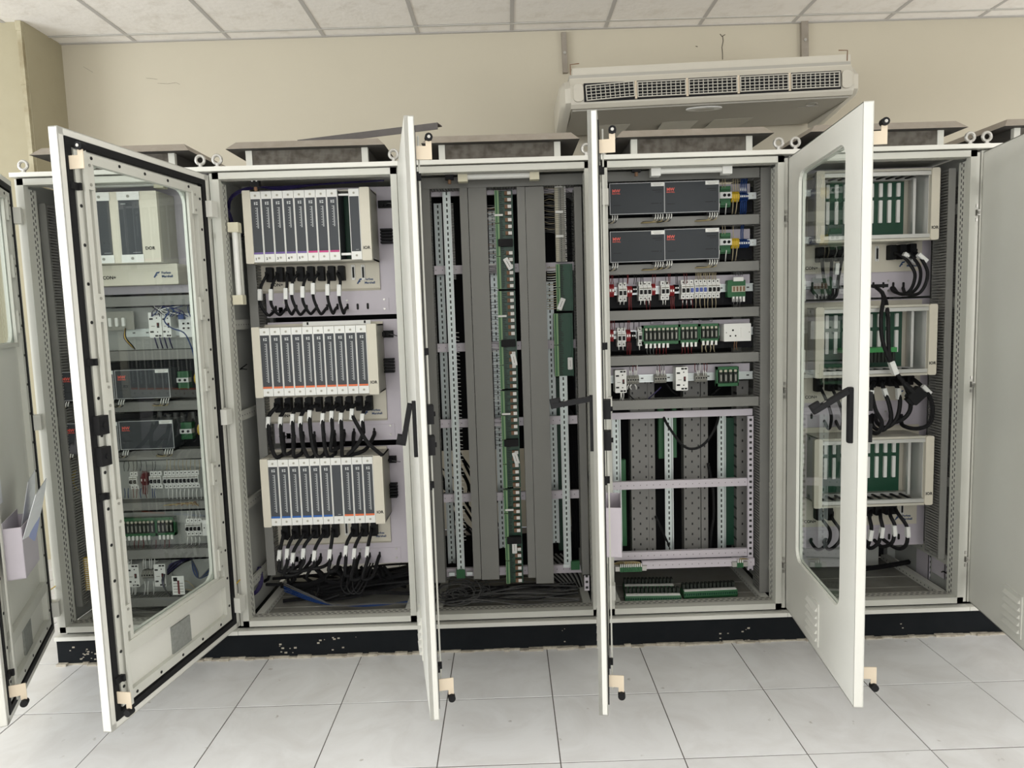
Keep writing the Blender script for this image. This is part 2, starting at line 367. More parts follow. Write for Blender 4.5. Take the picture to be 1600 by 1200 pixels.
# ================================================================== cabinets
Z0, Z1, DEP = .122, 2.107, .62
DW, DZ0, DZ1 = .79, .164, 2.069
def ringface(hole, rect, y, flip=False):
    """plate between outer rect and a rounded hole; hole: 4 corner arcs in order tr, tl, bl, br"""
    vs = []; fs = []; x0, x1, z0, z1 = rect; oc = [(x1, z1), (x0, z1), (x0, z0), (x1, z0)]
    n = len(hole[0])
    for arc in hole: vs += [(x, y, z) for x, z in arc]
    for c in oc: vs.append((c[0], y, c[1]))
    for q in range(4):
        for i in range(n-1): fs.append((q*n+i, q*n+i+1, 4*n+q))
        fs.append((q*n+n-1, ((q+1) % 4)*n, 4*n+(q+1) % 4, 4*n+q))
    return vs, fs
def arcs(x0, x1, z0, z1, r, seg=5):
    out = []
    for cx, cz, a0 in ((x1-r, z1-r, 0), (x0+r, z1-r, 90), (x0+r, z0+r, 180), (x1-r, z0+r, 270)):
        out.append([(cx+r*math.cos(R(a0+90*i/seg)), cz+r*math.sin(R(a0+90*i/seg))) for i in range(seg+1)])
    return out
H = DZ1-DZ0
WX0, WX1, WZ0, WZ1 = .14, .645, .43-DZ0, 1.985-DZ0
WH0 = 1.42-DZ0
def leaf_glass(WZ0=WZ0):
    m = MB(); a = arcs(WX0, WX1, WZ0, WZ1, .05); T = .030
    m.add(*ringface(a, (0, DW, 0, H), -T)); m.add(*ringface(a, (0, DW, 0, H), -T+.012))
    fl = [p for q in a for p in q]; n = len(fl)
    m.add([(x, -T, z) for x, z in fl]+[(x, -T+.012, z) for x, z in fl], [(i, (i+1) % n, (i+1) % n+n, i+n) for i in range(n)])
    return m
def leaf_edges(m):
    T = .030
    m.box(0, .003, -T, 0, 0, H).box(DW-.003, DW, -T, 0, 0, H).box(0, DW, -T, 0, 0, .003).box(0, DW, -T, 0, H-.003, H)
    m.box(0, .022, -.003, 0, 0, H).box(DW-.022, DW, -.003, 0, 0, H).box(0, DW, -.003, 0, 0, .022).box(0, DW, -.003, 0, H-.022, H)
    return m
ME = {}
ME['leaf_glass'] = leaf_edges(leaf_glass()).mesh('door', 'doorpaint')
ME['leaf_half'] = leaf_edges(leaf_glass(WH0)).mesh('door', 'doorpaint')
ME['leaf_solid'] = leaf_edges(MB().box(0, DW, -.030, -.018, 0, H)).mesh('door', 'doorpaint')
def ring(x0, x1, z0, z1, wd, y0, y1):
    return MB().box(x0, x1, y0, y1, z0, z0+wd).box(x0, x1, y0, y1, z1-wd, z1).box(x0, x0+wd, y0, y1, z0+wd, z1-wd).box(x1-wd, x1, y0, y1, z0+wd, z1-wd)
ME['gasket'] = ring(.024, DW-.024, .024, H-.024, .022, -.018, .0035).mesh('gasket', 'gasket')
m = ring(.056, DW-.056, .056, H-.056, .032, -.018, .0015); m.box(.088, DW-.088, -.018, .0012, WZ0-.055, WZ0-.012)
for i in range(15):
    z = .12+i*.12
    for x in (.069, DW-.069): m.cyl((x, .0015, z), .0055, .0015, .003, 'y', 8, 1)
for i in range(5):
    for z in (.069, H-.069): m.cyl((.14+i*.13, .0015, z), .0055, .0015, .003, 'y', 8, 1)
ME['door_frame'] = m.mesh('door_frame', ['paint', 'ink'])
ME['glass_pane'] = MB().box(WX0-.014, WX1+.014, -.0175, -.0135, WZ0-.014, WZ1+.014).mesh('glass_pane', 'glass')
ME['glass_pane_half'] = MB().box(WX0-.014, WX1+.014, -.0175, -.0135, WH0-.014, WZ1+.014).mesh('glass_pane', 'glass')
ME['window_frame_half'] = ring(WX0-.018, WX1+.018, WH0-.018, WZ1+.018, .016, -.0135, -.003).mesh('window_frame', 'paint')
m = ring(WX0-.018, WX1+.018, WZ0-.018, WZ1+.018, .016, -.0135, -.003)
ME['window_frame'] = m.mesh('window_frame', 'paint')
ME['window_clip'] = MB().box(-.013, .013, -.003, .006, -.045, .045).cyl((0, 0, .03), .005, .006, .008, 'y', 8, 1).cyl((0, 0, -.03), .005, .006, .008, 'y', 8, 1).mesh('window_clip', ['paint', 'terminalgrey'])
ME['lock_rod'] = MB().box(.700, .716, .012, .017, .05, H-.04).mesh('lock_rod', 'paint')
ME['latch_clip'] = MB().box(-.016, .016, 0, .022, -.011, .011).box(-.016, -.008, .022, .030, -.011, .011).mesh('latch_clip', 'black')
ME['lock_case'] = MB().box(-.022, .022, 0, .03, -.03, .03).cyl((0, 0, 0), .008, .03, .036, 'y', 10).mesh('lock_case', 'black')
ME['louver_panel'] = MB().box(.30, .44, -.034, -.030, .032, .198).mesh('louver_panel', 'doorpaint')
m = MB()
ME['louver_slat'] = MB().prism([(-.0335, -.009), (-.043, -.006), (-.0335, .009)], .312, .428, 'x').mesh('louver_slat', 'doorpaint')
ME['vent_filter'] = MB().box(.32, .435, -.018, -.012, .06, .19).mesh('vent_filter', 'filter')
ME['roller_bracket'] = MB().box(-.0015, .0015, 0, .052, -.026, .014).box(-.0015, .0015, .034, .052, .014, .030).mesh('roller_bracket', 'cream')
ME['roller'] = MB().cyl((0, .044, .040), .012, -.014, .010, 'x', 12).cyl((0, .044, .040), .005, .010, .013, 'x', 8, 1).mesh('roller', ['black', 'steel'], True)
m = MB(); m.rbox(-.014, .014, -.012, 0, -.09, .09, .006)
ME['handle_base'] = m.mesh('handle_base', 'black')
ME['handle'] = MB().rbox(-.013, .013, -.016, 0, -.125, .012, .010).rbox(-.011, .011, -.030, -.014, -.125, -.090, .008).cyl((0, 0, -.075), .006, -.017, -.0155, 'y', 10, 1).mesh('handle', ['black', 'steel'])
ME['hinge'] = MB().box(-.012, .030, -.004, .030, -.032, .032).cyl((-.014, -.006, 0), .009, -.034, .034, 'z', 10).mesh('hinge', 'doorpaint')
ME['pocket'] = MB().box(-.105, .105, .0, .002, 0, .20).box(-.105, .105, .053, .055, 0, .18).box(-.105, .105, 0, .055, 0, .003).box(-.105, -.103, 0, .055, 0, .18).box(.103, .105, 0, .055, 0, .18).mesh('document_pocket', 'lavender')
def door(cab, ang, glass=True, lever=12):
    a = -R(ang)
    d = obj('door', ME['leaf_half' if glass == 'half' else 'leaf_glass' if glass else 'leaf_solid'], cab, (-.015*math.sin(a), -.03+.015*math.cos(a), DZ0), (0, 0, a))
    obj('gasket', ME['gasket'], d); obj('door_frame', ME['door_frame'], d)
    if glass:
        g = obj('glass_pane', ME['glass_pane_half' if glass == 'half' else 'glass_pane'], d); g['label'] = 'clear window pane of the door'
        obj('window_frame', ME['window_frame_half' if glass == 'half' else 'window_frame'], d)
        for z in ((1.945, 1.72, 1.50) if glass == 'half' else (1.945, 1.53, 1.245, .86, .50)):
            obj('window_clip', ME['window_clip'], d, (.108, 0, z-DZ0)); obj('window_clip', ME['window_clip'], d, (.676, 0, z-DZ0))
    obj('lock_rod', ME['lock_rod'], d)
    for z in (1.90, 1.36, .93, .32): obj('latch_clip', ME['latch_clip'], d, (.745, -.012, z-DZ0))
    obj('lock_case', ME['lock_case'], d, (.735, -.005, 1.16-DZ0)); obj('lock_case', ME['lock_case'], d, (.735, -.005, 1.06-DZ0))
    obj('louver_panel', ME['louver_panel'], d)
    for i in range(5): obj('louver_slat', ME['louver_slat'], d, (0, 0, .057+i*.029))
    obj('vent_filter', ME['vent_filter'], d)
    for z, s in ((H-.095, 1), (.095, -1)):
        rot = (0, 0, 0) if s > 0 else (0, math.pi, 0)
        obj('roller_bracket', ME['roller_bracket'], d, (.757, .0, z), rot); obj('roller', ME['roller'], d, (.757, .0, z), rot)
    obj('handle_base', ME['handle_base'], d, (.735, -.03, 1.115-DZ0))
    obj('handle', ME['handle'], d, (.735, -.042, 1.185-DZ0), (-R(lever), 0, 0))
    for z in (1.93, 1.08, .27): obj('hinge', ME['hinge'], d, (.004, 0, z-DZ0))
    return d
# shared cabinet pieces (local: x 0..0.8 from the left edge, y depth from the front plane, z world)
CM = {}
CM['plinth'] = MB().box(.002, .798, .004, DEP, .0, Z0-.012).box(.0, .8, .0, .004, .003, Z0-.012).mesh('plinth', 'plinth')
CM['bottom_lip'] = MB().box(.001, .799, -.016, .02, Z0-.008, Z0+.010).mesh('bottom_lip', 'doorpaint')
CM['roof'] = MB().box(.0, .8, -.012, DEP, Z1-.018, Z1).mesh('roof', 'doorpaint')
CM['post'] = {}
lp = MB().box(.020, .046, 0, .030, Z0+.022, Z1-.023).box(.004, .020, .012, .030, Z0+.022, Z1-.023)
CM['front_post_l'] = lp.mesh('front_post', 'paint')
CM['front_post_r'] = MB().box(.752, .778, 0, .030, Z0+.022, Z1-.023).mesh('front_post', 'paint')
CM['strike_strip'] = MB().box(.782, .799, .014, .024, Z0+.022, Z1-.030).mesh('strike_strip', 'paint')
CM['inner_post_l'] = MB().box(.042, .046, .030, .075, Z0+.03, Z1-.06).box(.010, .046, .074, .078, Z0+.03, Z1-.06).mesh('inner_post', 'perf_post')
CM['inner_post_r'] = MB().box(.752, .756, .030, .075, Z0+.03, Z1-.06).box(.752, .790, .074, .078, Z0+.03, Z1-.06).mesh('inner_post', 'perf_post')
CM['top_bar'] = MB().box(.020, .778, 0, .030, Z1-.049, Z1-.023).mesh('top_bar', 'paint')
CM['bottom_bar'] = MB().box(.020, .778, 0, .035, Z0+.022, Z0+.048).mesh('bottom_bar', 'paint')
CM['inner_sill'] = MB().box(-.36, .36, -.022, .022, -.004, 0).mesh('inner_sill', 'perf_pan')
CM['inner_head'] = MB().box(-.36, .36, -.027, -.010, 0, .012).mesh('inner_head', 'perf_pan')
CM['floor_pan'] = MB().box(.05, .75, .085, DEP-.02, Z0+.012, Z0+.020).box(.05, .75, .20, .203, Z0+.020, Z0+.024).box(.05, .75, .33, .333, Z0+.020, Z0+.024).mesh('floor_pan', 'floorpan')
CM['side_sill'] = MB().box(-.018, .018, -.24, .24, -.012, .012).mesh('side_sill', 'perf_side')
CM['side_panel'] = MB().box(.001, .006, .03, DEP-.005, Z0+.02, Z1-.025).mesh('side_panel', 'inside')
CM['side_rail'] = MB().box(-.006, .006, -.25, .25, -.022, .022).mesh('side_rail', 'perf_side')
CM['rear_post'] = MB().box(-.02, .02, -.02, .02, Z0+.02, Z1-.025).mesh('rear_post', 'inside')
CM['catch'] = MB().box(-.006, .006, -.016, 0, -.012, .012).cyl((0, 0, .0), .006, -.022, -.016, 'y', 8).box(-.004, .004, -.004, 0, -.035, -.022).box(-.004, .004, -.004, 0, .022, .035).mesh('catch', 'steel')
CM['eye_bolt'] = MB().torus((0, 0, .036), .0175, .0065, 'y').cyl((0, 0, 0), .014, 0, .008, 'z', 12).cyl((0, 0, 0), .008, .008, .020, 'z', 10).mesh('eye_bolt', 'steel', True)
# vent hood
HX0, HX1, HY0, HY1, HZ = .085, .735, -.005, .60, 2.176
m = MB().add([(HX0, HY0, HZ), (HX1, HY0, HZ), (HX1, HY1, HZ), (HX0, HY1, HZ), (HX0+.032, HY0+.035, HZ+.034), (HX1-.032, HY0+.035, HZ+.034), (HX1-.032, HY1-.035, HZ+.034), (HX0+.032, HY1-.035, HZ+.034)],
             [(4, 5, 6, 7), (0, 1, 5, 4), (1, 2, 6, 5), (2, 3, 7, 6), (3, 0, 4, 7)])
m.add([(HX0, HY0, HZ), (HX1, HY0, HZ), (HX1, HY1, HZ), (HX0, HY1, HZ)], [(0, 1, 2, 3)], 1)
CM['vent_hood'] = m.mesh('vent_hood', ['hoodpaint', 'hoodinner'])
CM['hood_mesh'] = MB().box(-.238, .238, 0, .004, -.036, .036).mesh('hood_mesh', 'mesh')
CM['hood_post'] = MB().box(-.013, .013, 0, .020, -.036, .036).mesh('hood_post', 'paint')
CM['hood_body'] = MB().box(.155, .16, .05, .53, Z1, HZ).box(.65, .655, .05, .53, Z1, HZ).box(.155, .655, .53, .535, Z1, HZ).mesh('hood_body', 'hoodinner')
def cabinet(k, label, backz=(.0, 9), full=True, sides=(1, 1), seed=0):
    c = thing('control_cabinet', label, 'cabinet', (.8*k, 0, 0), 'row of control cabinets')
    def a(n, key, loc=None, lab=None):
        o = obj(n, CM[key], c, loc)
        if lab: o['label'] = lab
        return o
    a('plinth', 'plinth', None, 'chipped black plinth'); a('bottom_lip', 'bottom_lip'); a('roof', 'roof')
    a('front_post', 'front_post_l'); a('front_post', 'front_post_r'); a('strike_strip', 'strike_strip'); a('inner_post', 'inner_post_l'); a('inner_post', 'inner_post_r')
    a('top_bar', 'top_bar'); a('bottom_bar', 'bottom_bar')
    a('inner_sill', 'inner_sill', (.4, .062, Z0+.046)); a('inner_head', 'inner_head', (.4, .062, Z1-.05))
    a('floor_pan', 'floor_pan')
    for x, s in ((.066, 0), (.734, 1)): a('side_sill', 'side_sill', (x, .33, Z0+.034))
    if sides[0]: a('side_panel', 'side_panel')
    if sides[1]: a('side_panel', 'side_panel', (.793, 0, 0))
    for z in (1.86, 1.46, 1.06, .66, .30):
        a('side_rail', 'side_rail', (.026, .33, z)); a('side_rail', 'side_rail', (.774, .33, z))
    for x in (.03, .77): a('rear_post', 'rear_post', (x, DEP-.03, 0))
    for z in (1.83, 1.11, .34): a('catch', 'catch', (.790, .012, z))
    for x in (.035, .765): a('eye_bolt', 'eye_bolt', (x, .03, Z1))
    h = a('vent_hood', 'vent_hood', None, 'brownish vent hood on the roof')
    for n, key, loc in (('hood_mesh', 'hood_mesh', (.405, .04, (Z1+HZ)/2)), ('hood_post', 'hood_post', (.165, .035, (Z1+HZ)/2)), ('hood_post', 'hood_post', (.645, .035, (Z1+HZ)/2)), ('hood_body', 'hood_body', None)):
        obj(n, CM[key], h, loc)
    zb = backz
    m = MB()
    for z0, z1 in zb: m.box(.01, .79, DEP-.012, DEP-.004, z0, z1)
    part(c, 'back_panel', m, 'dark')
    return c
FULLB = [(Z0+.02, Z1-.03)]
cabs = []
cabs.append(cabinet(0, 'leftmost open control cabinet, mostly behind the big glass door', FULLB))
cabs.append(cabinet(1, 'open cabinet holding three racks of grey modules with black cables', [(.50, Z1-.03)]))
cabs.append(cabinet(2, 'open cabinet filled with tall grey vertical cable ducts and green boards', [(Z0+.02, .33), (.78, Z1-.03)]))
cabs.append(cabinet(3, 'open cabinet with four dark power supplies and breaker rows', FULLB))
cabs.append(cabinet(4, 'open cabinet with three empty green backplane card cages', FULLB))
cabs.append(cabinet(5, 'rightmost cabinet, only its plain open door and hood in view', FULLB))
DOORS = []
DOORS.append(door(cabs[0], 67.3, 'half')); DOORS[0]['label'] = 'windowed door with a document pocket inside'
DOORS.append(door(cabs[1], 98.76, True)); DOORS[1]['label'] = 'windowed door swung open, inner side in view'
DOORS.append(door(cabs[2], 79.9, False)); DOORS[2]['label'] = 'plain door seen nearly edge on'
DOORS.append(door(cabs[3], 98.3, False, 80)); DOORS[3]['label'] = 'plain door seen edge on with its handle pulled out'
DOORS.append(door(cabs[4], 96.3, True, 58)); DOORS[4]['label'] = 'windowed door, outer side in view with black swing handle'
DOORS.append(door(cabs[5], 101., False)); DOORS[5]['label'] = 'plain door with louvers near the bottom'
# document pockets (inside of two doors), papers
pk = obj('document_pocket', ME['pocket'], DOORS[0], (.575, .012, .62-DZ0))
part(DOORS[0], 'notice_sheet', MB().box(.52, .66, -.018, -.016, .86-DZ0, 1.0-DZ0), 'paper')
pk3 = obj('document_pocket', ME['pocket'], DOORS[3], (.42, .0, .60-DZ0))
a0 = -R(67.3); M0 = Matrix.Translation((-.015*math.sin(a0), -.03+.015*math.cos(a0), DZ0)) @ Matrix.Rotation(a0, 4, 'Z')
def sheet(x0, x1, y0, y1, z0, z1, skew):
    m = MB(); n = 6; vs = []; fs = []
    for i in range(n+1):
        t = i/n; b = .012*math.sin(t*math.pi)
        for (x, q) in ((x0, 0), (x1, 1)): vs.append((x+skew*t, y0+(y1-y0)*t+b*(1-q), z0+(z1-z0)*t-.02*q*t))
    for i in range(n): fs.append((2*i, 2*i+1, 2*i+3, 2*i+2))
    top = [(v[0], v[1]+.0015, v[2]) for v in vs]; k = len(vs)
    m.add(vs+top, fs+[tuple(i+k for i in f) for f in fs]+[(2*i, 2*i+2, 2*i+2+k, 2*i+k) for i in range(n)]+[(2*i+1, 2*i+3, 2*i+3+k, 2*i+1+k) for i in range(n)])
    return m
for lab, mt, a in (('white paper sheets fanned open out of the leftmost door pocket', 'paper', (.48, .665, .022, .120, .63-DZ0, .93-DZ0, .03)),
                   ('folded white sheet sticking out of the leftmost door pocket, nearest the cabinet', 'paper', (.475, .60, .018, .060, .63-DZ0, .94-DZ0, -.10)),
                   ('pale blue paper folded between white sheets in the door pocket', 'bluepaper', (.52, .60, .040, .095, .63-DZ0, .88-DZ0, -.03))):
    o = tag(part(None, 'paper_sheet', sheet(*a), mt), lab, 'paper', 'papers in the door pocket'); o.matrix_world = M0
# sealant line along the plinths
pts = []
m = MB(); x = 0.0
while x < 4.8:
    wd = random.uniform(.02, .07); y = -random.uniform(.006, .022); m.box(x, min(x+wd, 4.8), y, .002, -.001, random.uniform(.004, .011)); x += wd
tag(part(None, 'sealant_line', m, 'sealant'), 'crumbling beige sealant line along the foot of the black plinths', 'sealant', kind='stuff')
# paint chips on plinths
for k, spots in ((0, ((.12, .05, 16, .08), (.30, .04, 10, .08))), (1, ((.40, .06, 9, .12), (.2, .03, 8, .1))), (2, ((.6, .06, 3, .1),)), (3, ((.53, .02, 5, .03), (.63, .03, 5, .03))), (4, ((.52, .05, 2, .02),))):
    m = MB()
    for cx, cz, n, sp in spots:
        for _ in range(n):
            x = min(.78, max(.02, cx+random.gauss(0, sp/2))); z = min(.105, max(.006, cz+random.gauss(0, .02))); s = random.uniform(.0015, .006)
            m.box(x-s, x+s, -.0012, .0008, z-s*.5, z+s*.7)
    o = part(cabs[k], 'paint_chips', m, 'sealant'); o['kind'] = 'stuff'
# earth wires at the hinges
for k, s in ((0, 0), (1, 1), (3, 1)):
    for j in range(2):
        x = .8*k; pts = spline([(x+.02, .02, .36), (x-.005+.01*j, -.05-.01*j, .33), (x-.015, -.085, .25-.03*j), (x-.005, -.075, .20)], 5)
        o = part(cabs[k], 'earth_wire', MB().tube([(p.x-.8*k, p.y, p.z) for p in pts], .0018, 5), 'yellow')

# ================================================================== air conditioner
ac = thing('air_conditioner', 'cream ceiling type air conditioner mounted on the back wall', 'air conditioner', (3.215, 0, 2.63), None, (0, -R(1.2), 0))
L2 = .80
YF, YR = 1.15, 1.78
prof = [(YF+.01, .0), (YF-.004, .02), (YF-.012, .05), (YF-.006, .12), (YF+.02, .165), (YF+.02, .17), (YR, .17), (YR, .02), (YR-.05, .0)]
part(ac, 'body', MB().prism(prof, -L2, L2, 'x'), 'ac_white')
part(ac, 'underside', MB().box(-L2+.01, L2-.01, YF+.03, YR-.04, -.008, -.0005), 'ac_grey')
part(ac, 'top_tray', MB().box(-L2+.02, L2+.01, YF+.05, YR, .19, .235).box(-L2, L2, YF+.03, YR, .17, .19, 1), ['ac_white', 'ac_grey'])
for s in (-1, 1):
    m = MB(); pr2 = [(YF+.03, .005), (YF-.006, .03), (YF-.008, .11), (YF+.05, .165), (YR-.02, .165), (YR-.02, -.03), (YR-.12, -.055), (YR-.3, -.035)]
    n = len(pr2); vs = []
    for t, sh in ((0, 1), (.03, .97), (.055, .80)):
        cy, cz = 1.45, .06
        vs += [(s*(L2+t), cy+(y-cy)*sh, cz+(z-cz)*sh) for y, z in pr2]
    fs = [(r*n+i, r*n+(i+1) % n, (r+1)*n+(i+1) % n, (r+1)*n+i) for r in range(2) for i in range(n)]+[tuple(range(2*n, 3*n)), tuple(range(n-1, -1, -1))]
    m.add(vs, fs); part(ac, 'end_cap', m, 'ac_white', smooth=True)
    part(ac, 'deflector_knob', MB().rbox(s*.757-.028, s*.757+.028, YF-.020, YF-.004, .032, .128, .02), 'ac_white', smooth=True)
    part(ac, 'corner_bracket', MB().tube([(s*(L2-.01), YF+.05, .20), (s*(L2-.01), YF+.045, .255), (s*(L2-.06), YF+.045, .258)], .003, 5), 'rusty')
part(ac, 'outlet_recess', MB().box(-.725, .725, YF-.0135, YF-.002, .030, .130), 'dark')
gm_f = ring(-.137, .137, -.042, .042, .005, -.012, 0).mesh('frame', 'grille')
gm_h = MB().box(-.133, .133, -.011, -.006, -.0016, .0016).mesh('slat', 'grille')
gm_v = MB().box(-.002, .002, -.007, .001, -.038, .038).mesh('vane', 'grille')
for i in range(5):
    g = obj('outlet_grille', gm_f, ac, (-.578+.289*i, YF-.014, .080), (0, -R(2.5) if i == 0 else 0, 0))
    for j in range(4): obj('slat', gm_h, g, (0, 0, -.026+.0173*j))
    for j in range(9): obj('vane', gm_v, g, (-.107+.0267*j, 0, 0))
for i in range(4): part(ac, 'mullion', MB().box(-.4335+.289*i-.006, -.4335+.289*i+.006, YF-.020, YF-.012, .032, .128), 'cream')
m = MB(); m.prism([(.09*math.cos(2*math.pi*k/20), .016*math.sin(2*math.pi*k/20)) for k in range(20)], -.004, .004, 'y')
part(ac, 'badge', MB().prism([(-.02+.105*math.cos(2*math.pi*k/24), YF+.10+.042*math.sin(2*math.pi*k/24)) for k in range(24)], -.014, -.008, 'z').prism([(-.02+.06*math.cos(2*math.pi*k/24), YF+.10+.018*math.sin(2*math.pi*k/24)) for k in range(24)], -.0155, -.014, 'z', 1), ['white', 'badge'])
part(ac, 'energy_sticker', MB().torus((.62, YF+.13, -.009), .03, .003, 'z', 12).box(.56, .68, YF+.175, YF+.185, -.010, -.008), 'badge')
for x0, x1, dz in ((-.60, -.40, -.04), (-.20, .02, -.035), (.12, .36, -.01)):
    part(ac, 'intake_flap', MB().add([(x0, YR-.26, -.009), (x1, YR-.26, -.009), (x1-.05, YR-.08, -.012+dz), (x0-.02, YR-.08, -.012+dz), (x0, YR-.26, -.005), (x1, YR-.26, -.005), (x1-.05, YR-.08, -.008+dz), (x0-.02, YR-.08, -.008+dz)],
         [(0, 1, 2, 3), (4, 7, 6, 5), (0, 4, 5, 1), (1, 5, 6, 2), (2, 6, 7, 3), (3, 7, 4, 0)]), 'beigeside')
for u, v0, v1, w in ((884, 54, 110, .032), (1260, 42, 100, .045)):
    a, b = P(u, v0, YW-.02), P(u, v1, YW-.02)
    part(ac, 'hanger_strap', MB().box(a.x-w/2-3.215, a.x+w/2-3.215, YW-.03, YW-.001, b.z-2.63, ZC-2.63-.005).cyl((a.x-3.215, 0, a.z-.10-2.63), .010, YW-.036, YW-.03, 'y', 8, 1), ['hoodpaint', 'steel'])
# loose metal angle on the hoods
a, b = P(470, 221, .30), P(687, 194, .14)
d = (b-a).normalized(); n = Vector((0, 0, 1)); sd = d.cross(n).normalized()
m = MB(); q = .028
vs = []
for e in (a, b):
    for c in ((-.03, 0), (.03, 0), (.03, -.004), (-.026, -.004), (-.026, -.028), (-.03, -.028)): vs.append(e+sd*(-c[0])+n*c[1])
m.add(vs, [(0, 1, 2, 3, 4, 5), (11, 10, 9, 8, 7, 6)]+[(i, (i+1) % 6, (i+1) % 6+6, i+6) for i in range(6)])
tag(part(None, 'angle_bar', m, 'anglebar'), 'long dark metal angle lying tilted across the roof hoods', 'metal bar')

# ================================================================== cabinet contents
# ---- prototypes -------------------------------------------------
def comb_duct(label, x0, x1, y0, y1, z0, z1, side=1, vertical=True, teeth=True, m='duct'):
    """slotted wiring duct: closed front cover, comb fingers on its sides"""
    y0 += DY; y1 += DY
    t = thing('cable_duct', label, 'cable duct', ((x0+x1)/2, (y0+y1)/2, z0), 'grey wiring ducts')
    ox, oy = (x0+x1)/2, (y0+y1)/2; X0, X1, Y0, Y1, h = x0-ox, x1-ox, y0-oy, y1-oy, z1-z0
    part(t, 'cover', MB().box(X0, X1, Y0, Y0+.006, 0, h), m)
    part(t, 'trough', MB().box(X0, X1, Y1-.003, Y1, 0, h), m)
    if teeth:
        mm = MB()
        if vertical:
            n = int(h/.0125)
            for i in range(n):
                z = i*.0125+.002
                for x in ((X0, X0+.002), (X1-.002, X1)): mm.box(x[0], x[1], Y0+.006, Y1-.003, z, z+.0075)
        else:
            n = int((X1-X0)/.0125)
            for i in range(n):
                x = X0+i*.0125+.002
                for z in ((0, .002), (h-.002, h)): mm.box(x, x+.0075, Y0+.006, Y1-.003, z[0], z[1])
        o = part(t, 'fingers', mm, m); o['kind'] = 'stuff'
    return t
def hduct(label, ul, ur, v_mid, hpx, Y=.22, Yb=.295, u_mid=None):
    a = P(ul, v_mid+(((ul+ur)/2-ul)*.0365), Y); b = P(ur, v_mid-((ur-(ul+ur)/2)*.0365), Y); z = (a.z+b.z)/2; h = hpx*S(Y)
    return comb_duct(label, a.x, b.x, Y, Yb, z-h/2, z+h/2, vertical=False)
def din_rail(label, top, bot, Y, w=.035, group='zinc mounting rails'):
    a, b = P(*top, Y), P(*bot, Y); x = (a.x+b.x)/2; zc = (a.z+b.z)/2; h = a.z-b.z
    mm = MB().box(-w*.36, w*.36, 0, .002, -h/2, h/2)
    t = thing('mounting_rail', label, 'rail', (x, Y+DY, zc), group)
    part(t, 'web', mm, 'zinc')
    for s in (-1, 1): part(t, 'flange', MB().box(min(s*w*.36, s*w*.5), max(s*w*.36, s*w*.5), -.005, -.003, -h/2, h/2).box(s*w*.36-.0012, s*w*.36+.0012, -.005, .002, -h/2, h/2), 'zincplain')
    return t
def hrail(label, x0, x1, z, Y, h=.035, m='zincflat'):
    t = thing('mounting_rail', label, 'rail', ((x0+x1)/2, Y+DY, z), 'zinc mounting rails'); w = (x1-x0)/2
    part(t, 'web', MB().box(-w, w, 0, .002, -h*.36, h*.36), m)
    for s in (-1, 1): part(t, 'flange', MB().box(-w, w, -.005, -.003, min(s*h*.36, s*h*.5), max(s*h*.36, s*h*.5)), 'zincplain')
    return t
def crossbar(label, x0, x1, z, Y, h=.036, m='perf_bar', dep=.02, name='crossbar', cat='bar', grp='lavender crossbars'):
    o = part(None, name, MB().box(-(x1-x0)/2, (x1-x0)/2, 0, dep, -h/2, h/2), m); o.location = ((x0+x1)/2, Y+DY, z)
    return tag(o, label, cat, grp)
# breakers
def breaker_mesh(n, w):
    def mk():
        m = MB(); W = n*w
        pr = [(.055, -.042), (.012, -.042), (.012, -.022), (0, -.020), (0, .020), (.012, .022), (.012, .042), (.055, .042)]
        m.prism(pr, -W/2, W/2, 'x')
        for i in range(n):
            x = -W/2+(i+.5)*w
            for z in (-.032, .032): m.cyl((x, 0, z), .0032, .0108, .0125, 'y', 8, 1)
            if i: m.box(-W/2+i*w-.0005, -W/2+i*w+.0005, -.0006, .0, -.02, .02, 1); m.box(-W/2+i*w-.0005, -W/2+i*w+.0005, .0114, .012, -.042, .042, 1)
        return m.mesh('body', ['white', 'ink'])
    return cached(('breaker', n, w), mk)
def breaker(label, u, v, Y, n, toggle='black', poles=None, grp='circuit breakers', w=.0185, sc=1.0):
    c = P(u, v, Y); t = thing('circuit_breaker', label, 'breaker', c, grp); t.scale = (sc, sc, sc)
    obj('body', breaker_mesh(n, w), t)
    for i in range(n):
        tm_ = (poles or [toggle]*n)[i]
        me = cached(('toggle', tm_), lambda: MB().box(-.005, .005, -.009, .001, -.006, .004).box(-.0062, .0062, -.002, .0005, -.011, .008).mesh('toggle', tm_))
        obj('toggle', me, t, (-n*w/2+(i+.5)*w, 0, -.003))
    obj('marking_strip', cached(('mark', n), lambda: MB().box(-n*w/2+.003, n*w/2-.003, -.0006, 0, .009, .015).mesh('marking_strip', 'terminalgrey')), t)
    return t
def terminals(label, u, v, Y, wpx, hpx, m, n, grp='terminal blocks', dep=.04, tipm='white'):
    c = P(u, v, Y); W, Hh = wpx*S(Y), hpx*S(Y); t = thing('terminal_block', label, 'terminal block', c, grp)
    w_ = W/n
    me = MB().prism([(dep, -Hh/2), (.012, -Hh/2), (0, -Hh*.2), (0, Hh*.2), (.012, Hh/2), (dep, Hh/2)], -w_*.45, w_*.45, 'x').box(-w_*.3, w_*.3, -.0006, 0, -Hh*.1, Hh*.1, 1).mesh('terminal', [m, tipm])
    for i in range(n): obj('terminal', me, t, (-W/2+(i+.5)*w_, 0, 0))
    return t
class Wires:
    def __init__(s): s.mb = MB(); s.mats = []
    def w(s, pts, m, r=.0016, n=4):
        if m not in s.mats: s.mats.append(m)
        s.mb.tube(spline(pts, 4) if len(pts) > 2 else pts, r, 5, s.mats.index(m))
    def done(s, label, name='wiring'):
        if not s.mb.v: return
        return tag(part(None, name, s.mb, s.mats), label, 'wiring', kind='stuff')
